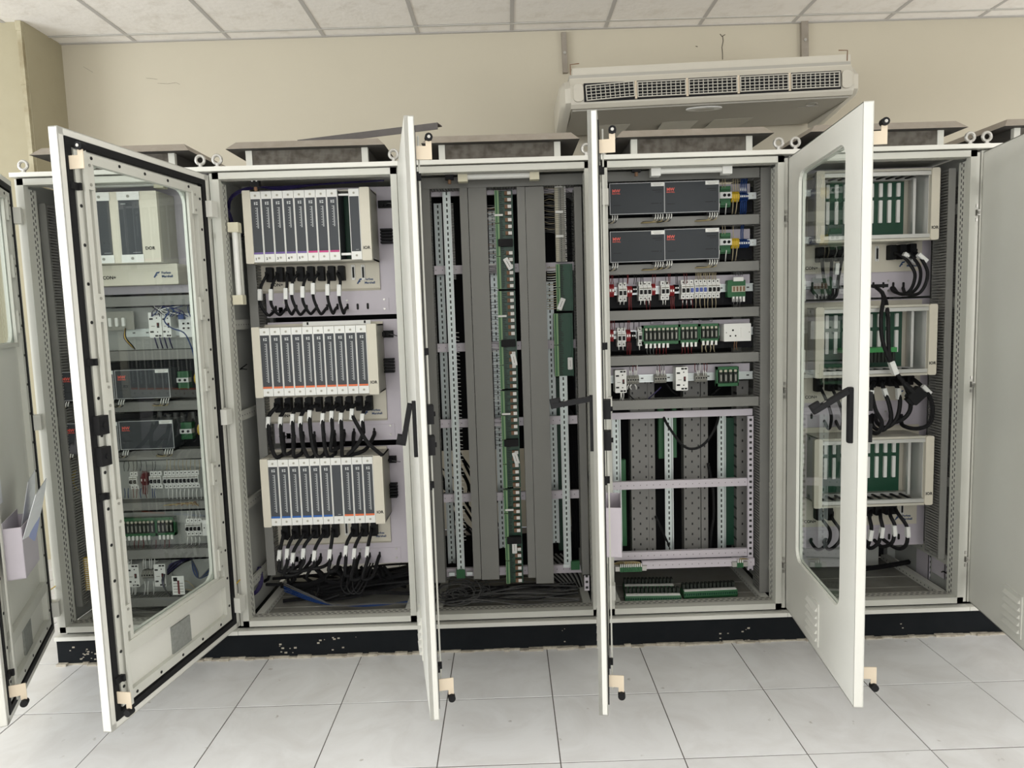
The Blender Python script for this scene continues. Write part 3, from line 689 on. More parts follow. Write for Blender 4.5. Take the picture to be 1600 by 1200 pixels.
def psu(label, u, v, Y, wpx, hpx, grp='dark power supplies'):
    c = P(u, v, Y); W, Hh = wpx*S(Y)/2, hpx*S(Y)/2
    t = thing('power_supply', label, 'power supply', c, grp)
    part(t, 'case', MB().box(-W, W, .002, .10, -Hh, Hh), 'psu')
    part(t, 'front_trim', ring(-W, W, -Hh, Hh, .0022, -.001, .003), 'psutrim')
    part(t, 'rating_sticker', MB().box(W*.50, W*.98, -.0012, .0018, Hh*.74, Hh*.97).box(W*.56, W*.92, -.0016, -.0012, Hh*.88, Hh*.90, 1).box(W*.60, W*.86, -.0016, -.0012, Hh*.80, Hh*.82, 1), ['white', 'terminalgrey'])
    lettering(t, 'MW', .013, 'redprint', (-W*.76, .0012, Hh*.50)); lettering(t, 'MEAN WELL', .0045, 'redprint', (-W*.76, .0012, Hh*.33))
    o = part(t, 'vent_marks', MB().box(W*.55, W*.90, .0012, .002, Hh*.48, Hh*.51).box(W*.66, W*.88, .0012, .002, Hh*.36, Hh*.38).cyl((W*.85, 0, -Hh*.35), .0022, .001, .002, 'y', 8).box(W*.50, W*.78, .0012, .002, -Hh*.36, -Hh*.33).box(-W*.88, -W*.6, .0012, .002, -Hh*.42, -Hh*.4), 'ink')
    part(t, 'terminal_strip', MB().box(-W*.97, -W*.68, .004, .05, -Hh-.012, -Hh), 'black'); o['kind'] = 'stuff'; part(t, 'terminal_strip', MB().box(W*.55, W*.97, .004, .05, -Hh-.012, -Hh), 'black')
    for i in range(7):
        x = (-W*.90+i*.010) if i < 3 else (W*.66+(i-3)*.0105)
        me = cached(('ferrule',), lambda: MB().tube([(0, .002, 0), (-.001, -.004, -.010), (-.004, -.002, -.020)], .0022, 6).mesh('ferrule', 'white'))
        obj('ferrule', me, t, (x, 0, -Hh-.004))
    wl = Wires()
    for i, m in ((0, 'black'), (1, 'tanwire'), (2, 'black'), (3, 'yellowwire'), (4, 'tanwire'), (5, 'black'), (6, 'yellowwire')):
        x = (-W*.90+i*.010-.004) if i < 3 else (W*.66+(i-3)*.0105-.004)
        wl.w([(x, -.001, -Hh-.022), (x-.008, .000, -Hh-.034), (x-.03-.006*i, .02, -Hh-.036+.003*(i % 3)), (x-.04-.008*i, .07, -Hh-.03)], m, .0017)
    o = part(t, 'lead_wires', wl.mb, wl.mats); o['kind'] = 'stuff'
    return t
def relay_board(label, u, v, Y, wpx, hpx, n, grp='green relay boards', tags=0):
    c = P(u, v, Y); W, Hh = wpx*S(Y)/2, hpx*S(Y)/2; t = thing('relay_board', label, 'relay board', c, grp)
    part(t, 'carrier', MB().box(-W, W, .02, .03, -Hh, Hh).box(-W, W, .004, .02, Hh*.72, Hh).box(-W, W, .004, .02, -Hh, -Hh*.68).box(-W, -W+.006, .004, .02, -Hh, Hh).box(W-.004, W, .004, .02, -Hh, Hh), 'green')
    p = (2*W-.012)/n
    me = MB().box(-p*.40, p*.40, -.002, .02, -Hh*.60, Hh*.42).box(-p*.12, p*.16, -.003, -.002, -Hh*.45, Hh*.2, 1).mesh('relay', ['relay', 'terminalgrey'])
    me2 = MB().rbox(-p*.28, p*.28, .0, .004, -.005, .005, .002).mesh('terminal_screw', 'terminalbeige')
    me3 = MB().box(-p*.26, p*.26, -.002, .003, -.010, .010).mesh('wire_marker', 'white')
    for i in range(n):
        x = -W+.007+(i+.5)*p; obj('relay', me, t, (x, 0, 0)); obj('terminal_screw', me2, t, (x, 0, Hh*.58))
        if i < tags: obj('wire_marker', me3, t, (x, .002, -Hh-.006), (0, R(random.uniform(-6, 6)), 0))
    return t
def white_unit(label, u, v, Y, wpx, hpx, grp='white converter modules'):
    c = P(u, v, Y); W, Hh = wpx*S(Y)/2, hpx*S(Y)/2; t = thing('converter_module', label, 'converter', c, grp)
    part(t, 'body', MB().rbox(-W, W, 0, .06, -Hh, Hh, .003), 'white')
    o = part(t, 'terminal_slots', MB().box(-W*.1, W*.35, -.0008, .0, Hh*.78, Hh*.92).box(W*.45, W*.85, -.0008, 0, Hh*.78, Hh*.92).box(-W*.85, -W*.3, -.0008, 0, Hh*.42, Hh*.56).box(-W*.85, -W*.3, -.0008, 0, -Hh*.6, -Hh*.46).box(-W*.1, W*.35, -.0008, 0, -Hh*.92, -Hh*.78).box(W*.45, W*.85, -.0008, 0, -Hh*.92, -Hh*.78).cyl((W*.3, 0, Hh*.55), .003, -.0008, 0, 'y', 8).cyl((W*.3, 0, -Hh*.55), .003, -.0008, 0, 'y', 8), 'ink')
    o['kind'] = 'stuff'
    part(t, 'switch', MB().box(W*.30, W*.62, -.003, 0, -Hh*.22, Hh*.18).box(W*.38, W*.54, -.0045, -.003, -.004, .008, 1), ['ink', 'redwire'])
    part(t, 'print_mark', MB().box(-W*.62, -W*.05, -.0006, 0, -Hh*.12, -Hh*.06), 'terminalgrey')
    return t
# ---- module racks ----------------------------------------------
def module_meshes(w, h):
    top, bot = h*.105, h*.115
    fr = MB().box(-w*.48, w*.48, 0, .012, h/2-top, h/2).box(-w*.48, w*.48, 0, .012, -h/2, -h/2+bot).box(-w*.485, -w*.43, .0, .012, -h/2+bot, h/2-top).box(w*.43, w*.485, .0, .012, -h/2+bot, h/2-top)
    for z in (h/2-top*.55, -h/2+bot*.5): fr.cyl((0, 0, z), .0052, -.0012, .0, 'y', 10, 1).cyl((0, 0, z), .0025, -.0018, -.001, 'y', 6, 2)
    fr = fr.mesh('module', ['white', 'beigeside', 'terminalgrey'])
    z0, z1 = -h/2+bot, h/2-top
    def face(kind):
        f = MB().box(-w*.43, w*.43, .002, .012, z0, z1)
        if kind:
            hh = z1-z0
            f.box(-w*.14, -w*.05, .0012, .002, z1-.024, z1-.012, 1).box(w*.02, w*.18, .0012, .002, z1-.016, z1-.012, 1).box(w*.02, w*.18, .0012, .002, z1-.024, z1-.019, 1)
            n = 16 if kind == 1 else 32; L = hh*(.38 if kind == 1 else .74); p = L/n
            for i in range(n):
                z = z1-.038-i*p; f.box(w*.05, w*.16, .0012, .002, z-p*.3, z+p*.3, 1)
                if i % 2 == 0: f.box(-w*.06, w*.0, .0012, .002, z-p*.25, z+p*.25, 1)
        else: f.box(-w*.05, w*.22, .0012, .002, z0+.007, z0+.0082, 1)
        return f.mesh('face_plate', ['faceplate', 'print'])
    st = {c: MB().box(-w*.43, w*.43, .0, .003, z0-.001, z0+.0075).mesh('colour_strip', 'strip_'+c) for c in ('purple', 'magenta', 'orange', 'blue')}
    return fr, {0: face(0), 1: face(1), 2: face(2)}, st
RW, RH, RP = .540, .302, .0466
FR, FACES, STRIPS = module_meshes(RP, RH*.985)
def socket_mesh():
    return cached(('sock',), lambda: MB().box(-.008, .008, -.005, 0, -.034, .034).box(-.0038, .0038, -.009, -.005, -.024, .024, 1).cyl((0, 0, .029), .003, -.007, -.005, 'y', 8, 2).cyl((0, 0, -.029), .003, -.007, -.005, 'y', 8, 2).mesh('socket', ['white', 'ink', 'steel']))
def logo(parent, x, y, z, s=1.0):
    part(parent, 'logo_mark', MB().add([(x, y, z-.006*s), (x+.010*s, y, z+.010*s), (x+.022*s, y, z+.012*s), (x+.018*s, y, z+.006*s), (x+.011*s, y, z+.005*s), (x+.013*s, y, z), (x+.008*s, y, z-.002*s), (x+.004*s, y, z-.008*s)], [tuple(range(8))]), 'blueink')
    lettering(parent, 'Forbes', .0075*s, 'blueink', (x+.041*s, y, z+.0075*s)); lettering(parent, 'Marshall', .0075*s, 'blueink', (x+.044*s, y, z-.004*s))
def rack(label, u, v, spec, numbers=None, Y=.10, base=(None, None, None), sockets=10, name='IOR'):
    """spec: list of 10 (kind, colour) ; kind 0 blank, 1/2 marked, None empty slot"""
    c = P(u, v, Y); t = thing('module_rack', label, 'module rack', c, 'racks of plug-in modules')
    W, Hh = RW/2, RH/2; BY = .275-Y
    x0 = -5*RP-.004
    part(t, 'left_end', MB().rbox(-W, x0+.001, -.004, .03, -Hh-.003, Hh+.003, .004), 'beige'); part(t, 'right_end', MB().rbox(-x0-.009, W, -.004, .03, -Hh-.003, Hh+.003, .004), 'beige')
    part(t, 'housing', MB().box(-W, W, .03, BY, Hh-.006, Hh).box(-W, W, .03, BY, -Hh, -Hh+.006).box(-W, -W+.004, .03, BY, -Hh, Hh).box(W-.004, W, .03, BY, -Hh, Hh), 'beigeside')
    part(t, 'rear_board', MB().box(-W+.004, W-.004, BY-.03, BY-.026, -Hh+.006, Hh-.006), 'pcb')
    for i, (kd, colr) in enumerate(spec):
        x = x0+(i+.5)*RP-.002
        if kd is None:
            part(t, 'slot_bracket', MB().box(-RP*.45, RP*.45, .01, .02, Hh-.028, Hh-.020).box(-RP*.45, RP*.45, .01, .02, -Hh+.022, -Hh+.032), 'white', (x, 0, 0)); continue
        mo = obj('module', FR, t, (x, 0, 0)); obj('face_plate', FACES[kd], mo)
        if colr: obj('colour_strip', STRIPS[colr], mo)
        if kd is not None: part(mo, 'casing', MB().box(-RP*.47, RP*.47, .012, .12, -Hh*.97, Hh*.97), 'faceplate')
        if numbers and numbers[i]: lettering(mo, numbers[i], .010, 'ink', (-.012, -.0004, -Hh+.016))
    lettering(t, name, .0125, 'ink', (W-.021, -.0046, -Hh+.050))
    # base plate
    bl, br = P(*base[0], .275), P(*base[1], .275); bt = Hh+.012
    bx0, bx1, bz0 = bl.x-c.x, br.x-c.x, (bl.z+br.z)/2-c.z
    part(t, 'base_plate', MB().box(bx0, bx1, BY, BY+.008, bz0, bt).prism([(bz0, 0)] if False else [(BY-.002, bz0), (BY+.008, bz0-.010), (BY+.008, bz0)], bx0, bx1, 'x'), 'beige')
    logo(t, bx1-.105, BY-.001, bz0+.030, 1.35); lettering(t, 'CON+', .014, 'ink', (bx0+.085, BY-.001, bz0+.026))
    return t, c, (bx0, bx1, bz0, BY)
# ---- cables -----------------------------------------------------
PLUG = MB().rbox(-.014, .014, -.036, 0, -.036, .030, .004).box(-.019, -.010, -.034, -.006, -.012, .010).mesh('plug', 'black')
def cable(label, plug, pts, tagpt=None, r=.0068, grp='black data cables', rot=0, plugY=.272, tag_tilt=0):
    """plug: (u,v) of the connector at the base plate ; pts: (u,v,Y) along the cord"""
    c = P(plug[0], plug[1], plugY) if plug else P(*pts[0]); t = thing('data_cable', label, 'cable', c, grp)
    if plug: obj('plug', PLUG, t, (0, 0, 0), (0, R(rot), 0))
    q = [P(*p)-c for p in pts]
    if plug: q = [Vector((-.012 if rot == 0 else .012, -.030, -.004))]+q
    part(t, 'cord', MB().tube(spline(q, 6), r, 7), 'cord', smooth=True)
    if tagpt:
        u, v, Y, tl = tagpt
        part(t, 'cable_tag', MB().rbox(-.0085, .0085, -.010, .008, -.025, .025, .002).box(-.0048, .0048, -.0106, -.010, -.017, .017, 1), ['clear', 'white'], P(u, v, Y)-c, (0, R(tl), 0))
    return t

# ------------------------------------------------------------------ second cabinet: three module racks
for i, (tl, br) in enumerate((((372, 293), (640, 494)), ((384, 500), (648, 690)), ((396, 697), (655, 882)))):
    a, b = P(*tl, .285), P(*br, .285); bc = P((tl[0]+br[0])/2, br[1], .285); tc_ = P((tl[0]+br[0])/2, tl[1], .285)
    t = thing('equipment_panel', ['top', 'middle', 'bottom'][i]+' lavender steel panel behind the '+['top', 'middle', 'bottom'][i]+' rack of grey modules', 'panel', ((a.x+b.x)/2, .285, bc.z), 'lavender equipment panels')
    x0 = .915-t.location.x; x1 = 1.545-t.location.x; h = tc_.z-bc.z-.004
    part(t, 'sheet', MB().box(x0, x1, 0, .004, 0, h), 'lavender')
    part(t, 'cable_entry_plate', MB().box(x0+.055, x1-.07, -.003, 0, .018, .075), 'lavender')
    part(t, 'name_plate', MB().box(x0+.005, x0+.075, -.003, 0, .020, .046).box(x0+.02, x0+.06, -.0034, -.003, .030, .035, 1), ['lavender', 'ink'])
    for x in (x0+.08, x1-.26, x1-.09):
        for z in (.025, .068): part(t, 'screw', MB().cyl((0, 0, 0), .005, -.006, -.002, 'y', 8), 'steel', (x, 0, z))
R1, c1, g1 = rack('top rack of grey modules with purple and magenta strips', 480.5, 352.5, [(1, 'purple')]*5+[(1, 'magenta')]*3+[(None, None), (0, None)], ['1', '2', '3', '4', '5', None, None, None, None, None], base=((404, 456), (594, 449)))
R2, c2, g2 = rack('middle rack of grey modules, every one with an orange strip', 493.3, 564, [(2, 'orange')]*10, base=((417, 660), (605, 653)))
R3, c3, g3 = rack('bottom rack of grey modules with blue and orange strips', 504.6, 768, [(2, 'blue')]*6+[(0, None)]+[(2, 'orange')]*3, base=((428, 851), (611, 845)))
def sockets(t, c, pts, Y=.275):
    for u, v in pts: obj('socket', socket_mesh(), t, P(u, v, Y)-c)
def Z(f, ox, oy, s): return [(ox+p[0]/s, oy+p[1]/s) for p in f]
sk1 = Z([(985, 775), (1072, 775)], 380, 290, 5.7125)
sockets(R1, c1, sk1)
plugs1 = Z([(252, 793), (345, 790), (435, 787), (526, 785), (617, 783), (708, 782), (800, 780), (888, 778)], 380, 290, 5.7125)
tags1 = Z([(152, 975), (250, 975), (383, 965), (436, 925), (533, 950), (626, 920), (755, 930), (858, 935)], 380, 290, 5.7125)
slots1 = Z([(292, 1100), (384, 1095), (476, 1090), (568, 1090), (658, 1085), (750, 1085), (842, 1080), (932, 1080)], 380, 290, 5.7125)
for i in range(8):
    (pu, pv), (tu, tv), (su, sv) = plugs1[i], tags1[i], slots1[i]
    low = max(sv+9, 0)
    cable(ORD[i]+' black cable from the left plugged in below the top rack', (pu, pv), [(pu-8, pv+2, .215), (tu+1.5, tv-14, .20), (tu, tv, .195), (tu+.5, tv+16, .20), ((tu+su)/2, max(tv+28, sv+10), .215), (su-4, sv+5, .25), (su, sv, .295)], (tu, tv, .195, 3))
m_slot = cached(('slot',), lambda: MB().rbox(-.005, .005, 0, .002, -.014, .014, .0045).mesh('cable_slot', 'ink'))
pan = [o for o in COL.objects if o.name.startswith('equipment_panel')]
def slots(panel, pts):
    for u, v in pts:
        p = P(u, v, .281); obj('cable_slot', m_slot, panel, (p.x-panel.location.x, -.0045, p.z-panel.location.z))
slots(pan[0], slots1+Z([(1022, 1080), (1112, 1075)], 380, 290, 5.7125))
plugs2 = Z([(505+67*i, 648-1.6*i) for i in range(10)], 320, 480, 4.286)
tags2 = Z([(427, 770), (508, 770), (588, 750), (642, 765), (703, 725), (790, 745), (850, 730), (912, 742), (985, 715), (1055, 748)], 320, 480, 4.286)
lows2 = Z([(480, 1005), (540, 985), (600, 1000), (700, 1010), (760, 1003), (830, 1005), (845, 960), (925, 1003), (1190, 995), (960, 990)], 320, 480, 4.286)
ends2 = Z([(530, 855), (600, 850), (660, 850), (735, 850), (800, 840), (870, 840), (935, 835), (1000, 830), (1068, 828), (1135, 828)], 320, 480, 4.286)
for i in range(10):
    (pu, pv), (tu, tv), (lu, lv), (eu, ev) = plugs2[i], tags2[i], lows2[i], ends2[i]
    pts = [(pu-5, pv+4, .21), (tu+2, tv-12, .185), (tu, tv, .17)]
    if i == 8: pts += [(tu+10, tv+20, .15), (tu+25, tv+45, .12), (lu, lv, .10)]
    else: pts += [(tu+1, tv+22, .15), ((tu*.6+lu*.4), lv-14, .125), (lu, lv, .12), ((lu+eu)/2+6, lv-8, .16), (eu-1, ev+8, .25), (eu, ev, .295)]
    cable(ORD[i]+' black cable from the left plugged in below the middle rack', (pu, pv), pts, (tu, tv, .17, 6), r=.0090)
slots(pan[1], ends2)
plugs3 = Z([(455, 452), (512, 449), (566, 447), (620, 445), (675, 443), (728, 440), (835, 437), (888, 435), (940, 432)], 320, 700, 3.53)
tags3 = Z([(413, 590), (455, 582), (487, 605), (545, 580), (605, 592), (690, 585), (778, 565), (825, 580), (897, 570)], 320, 700, 3.53)
lows3 = Z([(415, 680), (440, 700), (470, 680), (525, 675), (590, 665), (685, 680), (775, 700), (810, 720), (870, 720)], 320, 700, 3.53)
ends3 = Z([(530, 620), (590, 600), (640, 595), (640, 605), (700, 600), (750, 590), (855, 590), (910, 590), (965, 588)], 320, 700, 3.53)
for i in range(9):
    (pu, pv), (tu, tv), (lu, lv), (eu, ev) = plugs3[i], tags3[i], lows3[i], ends3[i]
    cable(ORD[i]+' black cable from the left plugged in below the bottom rack', (pu, pv), [(pu-6, pv+8, .21), (tu+2, tv-13, .185), (tu, tv, .175), (tu, tv+14, .17), (lu, lv, .165), ((lu+eu)/2+2, lv-3, .19), (eu-3, ev+8, .25), (eu, ev, .295)], (tu, tv, .175, 8), r=.0084)
slots(pan[2], ends3)
sockets(R3, c3, Z([(783, 440)], 320, 700, 3.53))
# white strip on the middle rack
a, b = P(473, 508, .20), P(579, 503, .20)
t = thing('mounting_strip', 'short white mounting strip lying on top of the middle rack', 'strip', ((a.x+b.x)/2, .20, (a.z+b.z)/2))
w_ = (b.x-a.x)/2
part(t, 'plate', MB().rbox(-w_, w_, 0, .006, -.011, .011, .005), 'white'); part(t, 'keyhole', MB().box(-w_+.018, -w_+.026, -.001, .001, -.002, .010), 'ink'); part(t, 'keyhole', MB().box(w_-.03, w_-.022, -.001, .001, -.002, .010), 'ink')
# power connectors on the right of the racks
for i, (u, v) in enumerate(((601, 319), (604, 522), (609, 718))):
    t = thing('power_connector', ['upper', 'middle', 'lower'][i]+' group of black power connectors beside the right end of the '+['top', 'middle', 'bottom'][i]+' rack', 'connector', P(u, v, .27), 'power connectors beside the racks')
    part(t, 'round_connector', MB().cyl((-.012, 0, 0), .011, -.03, 0, 'y', 12).cyl((.008, 0, 0), .009, -.025, 0, 'y', 12).box(-.03, .03, -.004, .012, -.016, .016), 'black')
    m = MB()
    for j in range(5): m.box(-.022, .03, -.03, .01, -.12-.014*j, -.111-.014*j)
    part(t, 'finned_connector', m, 'black')
    part(t, 'lead', MB().tube(spline([(.008, -.02, 0), (.03, -.03, -.002), (.05, -.01, -.01)], 4), .002, 5), 'greywire')
# ducts, lamp, cords on the left
a, b = P(352, 290, .22), P(400, 898, .22)
comb_duct('tall comb-edged grey duct left of the module racks', .866, .904, .205, .30, b.z, a.z-.01)
def tube_lamp(label, p0, p1, vertical, capm='ivory'):
    c = (p0+p1)/2; t = thing('tube_lamp', label, 'lamp', c, 'cabinet tube lamps'); d = p1-p0; L = d.length; ax = 'z' if vertical else 'x'
    def bx(a, b, r0, r1): return MB().box(-r0, r0, -r1, r1, a, b) if vertical else MB().box(a, b, -r1, r1, -r0, r0)
    part(t, 'tube', MB().cyl((0, 0, 0), .0125, -L/2+.03, L/2-.03, ax, 12), 'tube_white', smooth=True)
    part(t, 'spine', bx(-L/2+.02, L/2-.02, .016, .006), 'paint', (0, .02, 0) if vertical else (0, .018, .012))
    for s in (-1, 1):
        lo, hi = sorted((s*(L/2-.04), s*L/2)); part(t, 'lamp_holder', bx(lo, hi, .022, .020), capm)
    return t
pc = Vector((.873, .07, P(355, 413, .07).z)); tube_lamp('upright tube lamp with cream ends inside the rack cabinet, beside its left post', pc-Vector((0, 0, .172)), pc+Vector((0, 0, .172)), True)
wl = Wires()
for j in range(3): wl.w([P(352+j*3, 330, .2), P(363, 305+j*2, .15), P(395, 292+j, .14), P(440, 296-j*2, .16), P(500, 288, .2), P(600, 282, .22)], 'violetwire', .004)
for j in range(3): wl.w([P(345, 320, .13), P(358, 330+j*4, .15), P(366, 352+j*5, .2), P(378, 368+j*3, .24)], 'violetwire', .004)
for j in range(4): wl.w([P(366, 376+205*(j % 2)+j*3, .25), P(375, 372+205*(j % 2), .2), P(386, 360+205*(j % 2)+j*4, .2)], 'cord', .0025)
for j in range(3): wl.w([P(401+j*3, 886, .25), P(406+j*2, 908, .2), P(398+j*2, 925, .16), P(385, 935, .15)], 'violetwire', .005)
wl.done('violet and black leads strung along the left and top of the rack cabinet')
def door_switch(label, u, v):
    t = thing('door_switch', label, 'switch', P(u, v, .06), 'door switches')
    part(t, 'body', MB().box(-.018, .018, -.012, .012, -.014, .022), 'black'); part(t, 'plunger', MB().cyl((0, 0, 0), .007, -.030, -.014, 'z', 10), 'rusty')
    for s in (-1, 1): part(t, 'contact_screw', MB().cyl((s*.009, 0, .01), .004, -.015, -.012, 'y', 8), 'white')
door_switch('small black door switch under the top edge of the rack cabinet', 399, 287)
door_switch('small black door switch hanging at the top of the ducted cabinet', 702, 276)
door_switch('small black door switch above the upper power supplies', 994, 264)
# floor of the rack cabinet: heap of black cables
wl = Wires(); rr = random.Random(3)
for j in range(26):
    u0 = 450+rr.uniform(-40, 150); y0 = .30+rr.uniform(-.04, .12)
    wl.w([P(u0, 885, y0), P(u0+rr.uniform(-20, 20), 905, y0-.02), (P(u0+rr.uniform(-30, 30), 925, y0).x, y0+rr.uniform(-.05, .1), .17+rr.uniform(0, .05)), (1.45+rr.uniform(-.3, .08), .42+rr.uniform(-.1, .12), .16+rr.uniform(0, .05))], 'cord', rr.uniform(.006, .011))
for j in range(16):
    y = rr.uniform(.22, .5); z = rr.uniform(.155, .23)
    wl.w([(.90+rr.uniform(0, .2), y, z), (1.1, y+rr.uniform(-.05, .05), .155+rr.uniform(0, .04)), (1.3, y+rr.uniform(-.05, .05), .16+rr.uniform(0, .06)), (1.54, y+rr.uniform(-.05, .05), z+.03)], 'cord', rr.uniform(.004, .010))
wl.done('heap of black cables on the floor of the rack cabinet')
wl = Wires()
for j in range(5): wl.w([(.92, .26, .20+.01*j), (1.08, .20, .165+.006*j), (1.2, .17-.01*j, .158+.004*j), (1.36, .15, .158+.003*j), (1.55, .18-.01*j, .165)], 'bluewire' if j < 3 else 'greywire', .003)
for j in range(3): wl.w([P(540+8*j, 885, .24), P(533+9*j, 915, .15), P(545+8*j, 928, .13), P(560+6*j, 912, .16), P(575+4*j, 880, .24)], 'cord', .004)
wl.done('thin blue and grey leads trailing across the rack cabinet floor')

# ------------------------------------------------------------------ third cabinet: vertical ducts and boards
DY = -.05
a, b = P(650, 287, .20), P(905, 279, .20)
comb_duct('horizontal grey duct across the top of the ducted cabinet', 1.615, 2.385, .195, .27, a.z-.025, a.z+.022, vertical=False)
VD = [((655, 672), (672, 695), 911, 'leftmost tall grey duct in the ducted cabinet, beside the edge-on door'), ((720, 730), (738, 752), 905, 'narrow tall grey duct left of the central green boards'), ((731.5, 760), (752.5, 780), 906, 'wide tall grey duct left of the central green boards'),
      ((810, 821), (823, 836), 903, 'narrow tall grey duct right of the central green boards'), ((821.5, 850), (837, 865), 912, 'wide tall grey duct right of the central green boards'), ((897.5, 909), (909, 920), 898, 'tall grey duct at the right edge of the ducted cabinet')]
for (t0, t1), (b0, b1), vb, lab in VD:
    tl, tr, bl, br = P(t0, 292, .20), P(t1, 292, .20), P(b0, vb, .20), P(b1, vb, .20)
    comb_duct(lab, (tl.x+bl.x)/2, (tr.x+br.x)/2, .20, .275, bl.z, tl.z)
for i, (vl, vr) in enumerate(((300, 293), (422, 415.5), (543.5, 537), (662.5, 655.5), (779, 772), (896, 888))):
    a, b = P(680, vl, .28), P(915, vr, .28); z = (a.z+b.z)/2
    crossbar(ORD[i]+' lavender crossbar from the top behind the tall grey ducts', 1.64, 2.36, z, .28, .038)
din_rail('front zinc rail between the two left tall ducts', (697, 300), (721, 893), .255)
din_rail('rear zinc rail in shadow between the two left tall ducts', (684, 318), (706, 880), .36)
din_rail('zinc rail hanging below the right-hand green boards', (878, 586), (889, 886), .255)
din_rail('rear zinc rail glimpsed between the right-hand tall ducts', (861, 440), (866, 848), .36)
din_rail('rear zinc rail glimpsed left of the central green boards', (769, 330), (786, 856), .36)
def strip(label, u0, v0, u1, v1, Y, wpx, m, dep=.03, name='board_edge', cat='board'):
    a, b = P(u0, v0, Y), P(u1, v1, Y); w = wpx*S(Y)/2; o = part(None, name, MB().box(-w, w, 0, dep, b.z-a.z, 0).box(-w*.5, w*.5, -.002, 0, (b.z-a.z)*.98, (b.z-a.z)*.02), m); o.location = ((a.x+b.x)/2, Y+DY, a.z); return tag(o, label, cat, 'green boards at the back')
strip('dark green board behind the left rails of the ducted cabinet', 672, 560, 690, 780, .42, 12, 'pcb')
strip('green board behind the right rails of the ducted cabinet', 872, 590, 880, 860, .42, 12, 'pcb')
def io_board(label, u0, v0, u1, v1, Y, wpx, conn=None, n=14, white=True, grp='central green relay boards'):
    a, b = P(u0, v0, Y), P(u1, v1, Y); x = (a.x+b.x)/2; w = wpx*S(Y)/2; h = a.z-b.z
    t = thing('interface_board', label, 'circuit board', (x, Y+DY, a.z), grp)
    part(t, 'carrier', MB().box(-w, w, .008, .016, -h+.001, -.001).box(w*.86, w, -.004, .008, -h+.001, -.001), 'pcb')
    k = max(2, int(h/.11)); p = h/k
    for i in range(k): part(t, 'terminal_strip', MB().box(-w, -w*.55, -.012, .008, -(i+1)*p+.002, -i*p-.002).box(-w*.9, -w*.75, -.0135, -.012, -(i+1)*p+.004, -i*p-.004, 1), ['lightgreen', 'green'])
    p = h/n
    mr = cached(('rel', round(p, 4), round(w, 4)), lambda: MB().box(w*.10, w*.82, -.008, .008, -p*.28, p*.28).box(w*.42, w*.82, -.0095, -.008, -p*.24, p*.24, 1).mesh('relay', ['rusty', 'white']))
    mb_ = cached(('bay', round(p, 4), round(w, 4)), lambda: MB().box(w*.05, w*.85, -.003, .008, -p*.16, p*.16).mesh('gap', 'relay'))
    for i in range(n):
        z = -(i+.5)*p
        if conn and abs(-z/h-conn) < .06: continue
        if white: obj('relay', mr, t, (0, 0, z))
    if conn: part(t, 'ribbon_connector', MB().rbox(-w*.75, w*.9, -.022, .008, -h*conn-.016, -h*conn+.016, .004), 'black')
    m = MB(); q = random.Random(int(u0*7+v0))
    for i in range(int(h/.008)): m.box(-w*.45, -w*.45+q.uniform(.2, .5)*w, .006, .008, -i*.008-.006, -i*.008-.003)
    part(t, 'small_components', m, 'relay')
    return t
ub = lambda v: 786.5+(v-297)*(804.5-786.5)/(910-297)
segs = [297, 452, 608, 762, 911]
for i in range(4):
    v0, v1 = segs[i]+(2 if i else 0), segs[i+1]
    io_board(ORD[i]+' green relay board from the top in the central column', ub(v0), v0, ub(v1), v1, .235, 27, .53, 15)
io_board('upper of two green boards in the right-hand column, light terminals on its left', 881, 412, 883, 486, .235, 25, None, 9, False, 'right-hand green boards')
io_board('lower of two green boards in the right-hand column, above the zinc rail', 879.5, 489, 882, 588, .235, 29, None, 12, False, 'right-hand green boards')
# beige terminal strip, upper right
a, b = P(874, 291, .235), P(876, 409, .235); h = a.z-b.z
t = thing('terminal_strip', 'tall beige terminal strip at the top of the right-hand column', 'terminal block', ((a.x+b.x)/2, .235+DY, a.z))
me = MB().box(-.021, .021, 0, .035, -.0034, .0034).box(-.021, -.006, -.002, 0, -.0034, .0034, 1).box(.002, .006, -.001, 0, -.0018, .0018, 2).box(.022, .028, .002, .010, -.0024, .0024, 3).mesh('terminal', ['terminalgrey', 'terminalbeige', 'ink', 'white'])
n = int(h/.0082)
for i in range(n): obj('terminal', me, t, (0, 0, -(i+.5)*h/n))
for f in (0.0, .34, .66): part(t, 'end_clamp', MB().box(-.02, .014, -.008, .03, -h*f-.005, -h*f+.005), 'white')
wl = Wires(); rr = random.Random(5)
for i in range(46):
    v = 298+i*2.35; wl.w([P(882, v, .24), P(888, v+1, .235), P(893, v+3+rr.uniform(0, 3), .245), P(898, v+6, .25)], 'cord' if i > 4 else 'greywire', .0014)
for i in range(24):
    v = 294+i*3.0; wl.w([P(850, v+rr.uniform(-2, 2), .25), P(858, v+rr.uniform(-1, 1), .24), P(867, v+1, .24)], 'greywire' if i % 3 else 'tanwire', .0013)
for i in range(50):
    v = 322+i*2.3
    if v < 430: wl.w([P(759, v, .25), P(764, v+rr.uniform(-1, 1), .24), P(775, v+rr.uniform(-1, 1), .24)], rr.choice(['white', 'greywire', 'greywire', 'rusty']), .0013)
for i in range(60):
    v = 450+i*4.2; u = ub(v)-13.5
    wl.w([P(u-17, v+rr.uniform(-2, 4), .25), P(u-10, v+rr.uniform(-2, 2), .235), P(u+2, v, .236)], rr.choice(['greywire', 'white', 'greywire', 'cord']), .0011)
for i in range(18): wl.w([P(855, 418+i*3.8, .25), P(862, 418+i*3.8, .24), P(871, 417+i*3.8, .236)], rr.choice(['white', 'tanwire']), .0018)
for i in range(50):
    v = 318+i*2.4; wl.w([P(704+(v-318)*.04, v, .262), P(708+(v-318)*.04, v+.3, .258)], 'white', .0011)
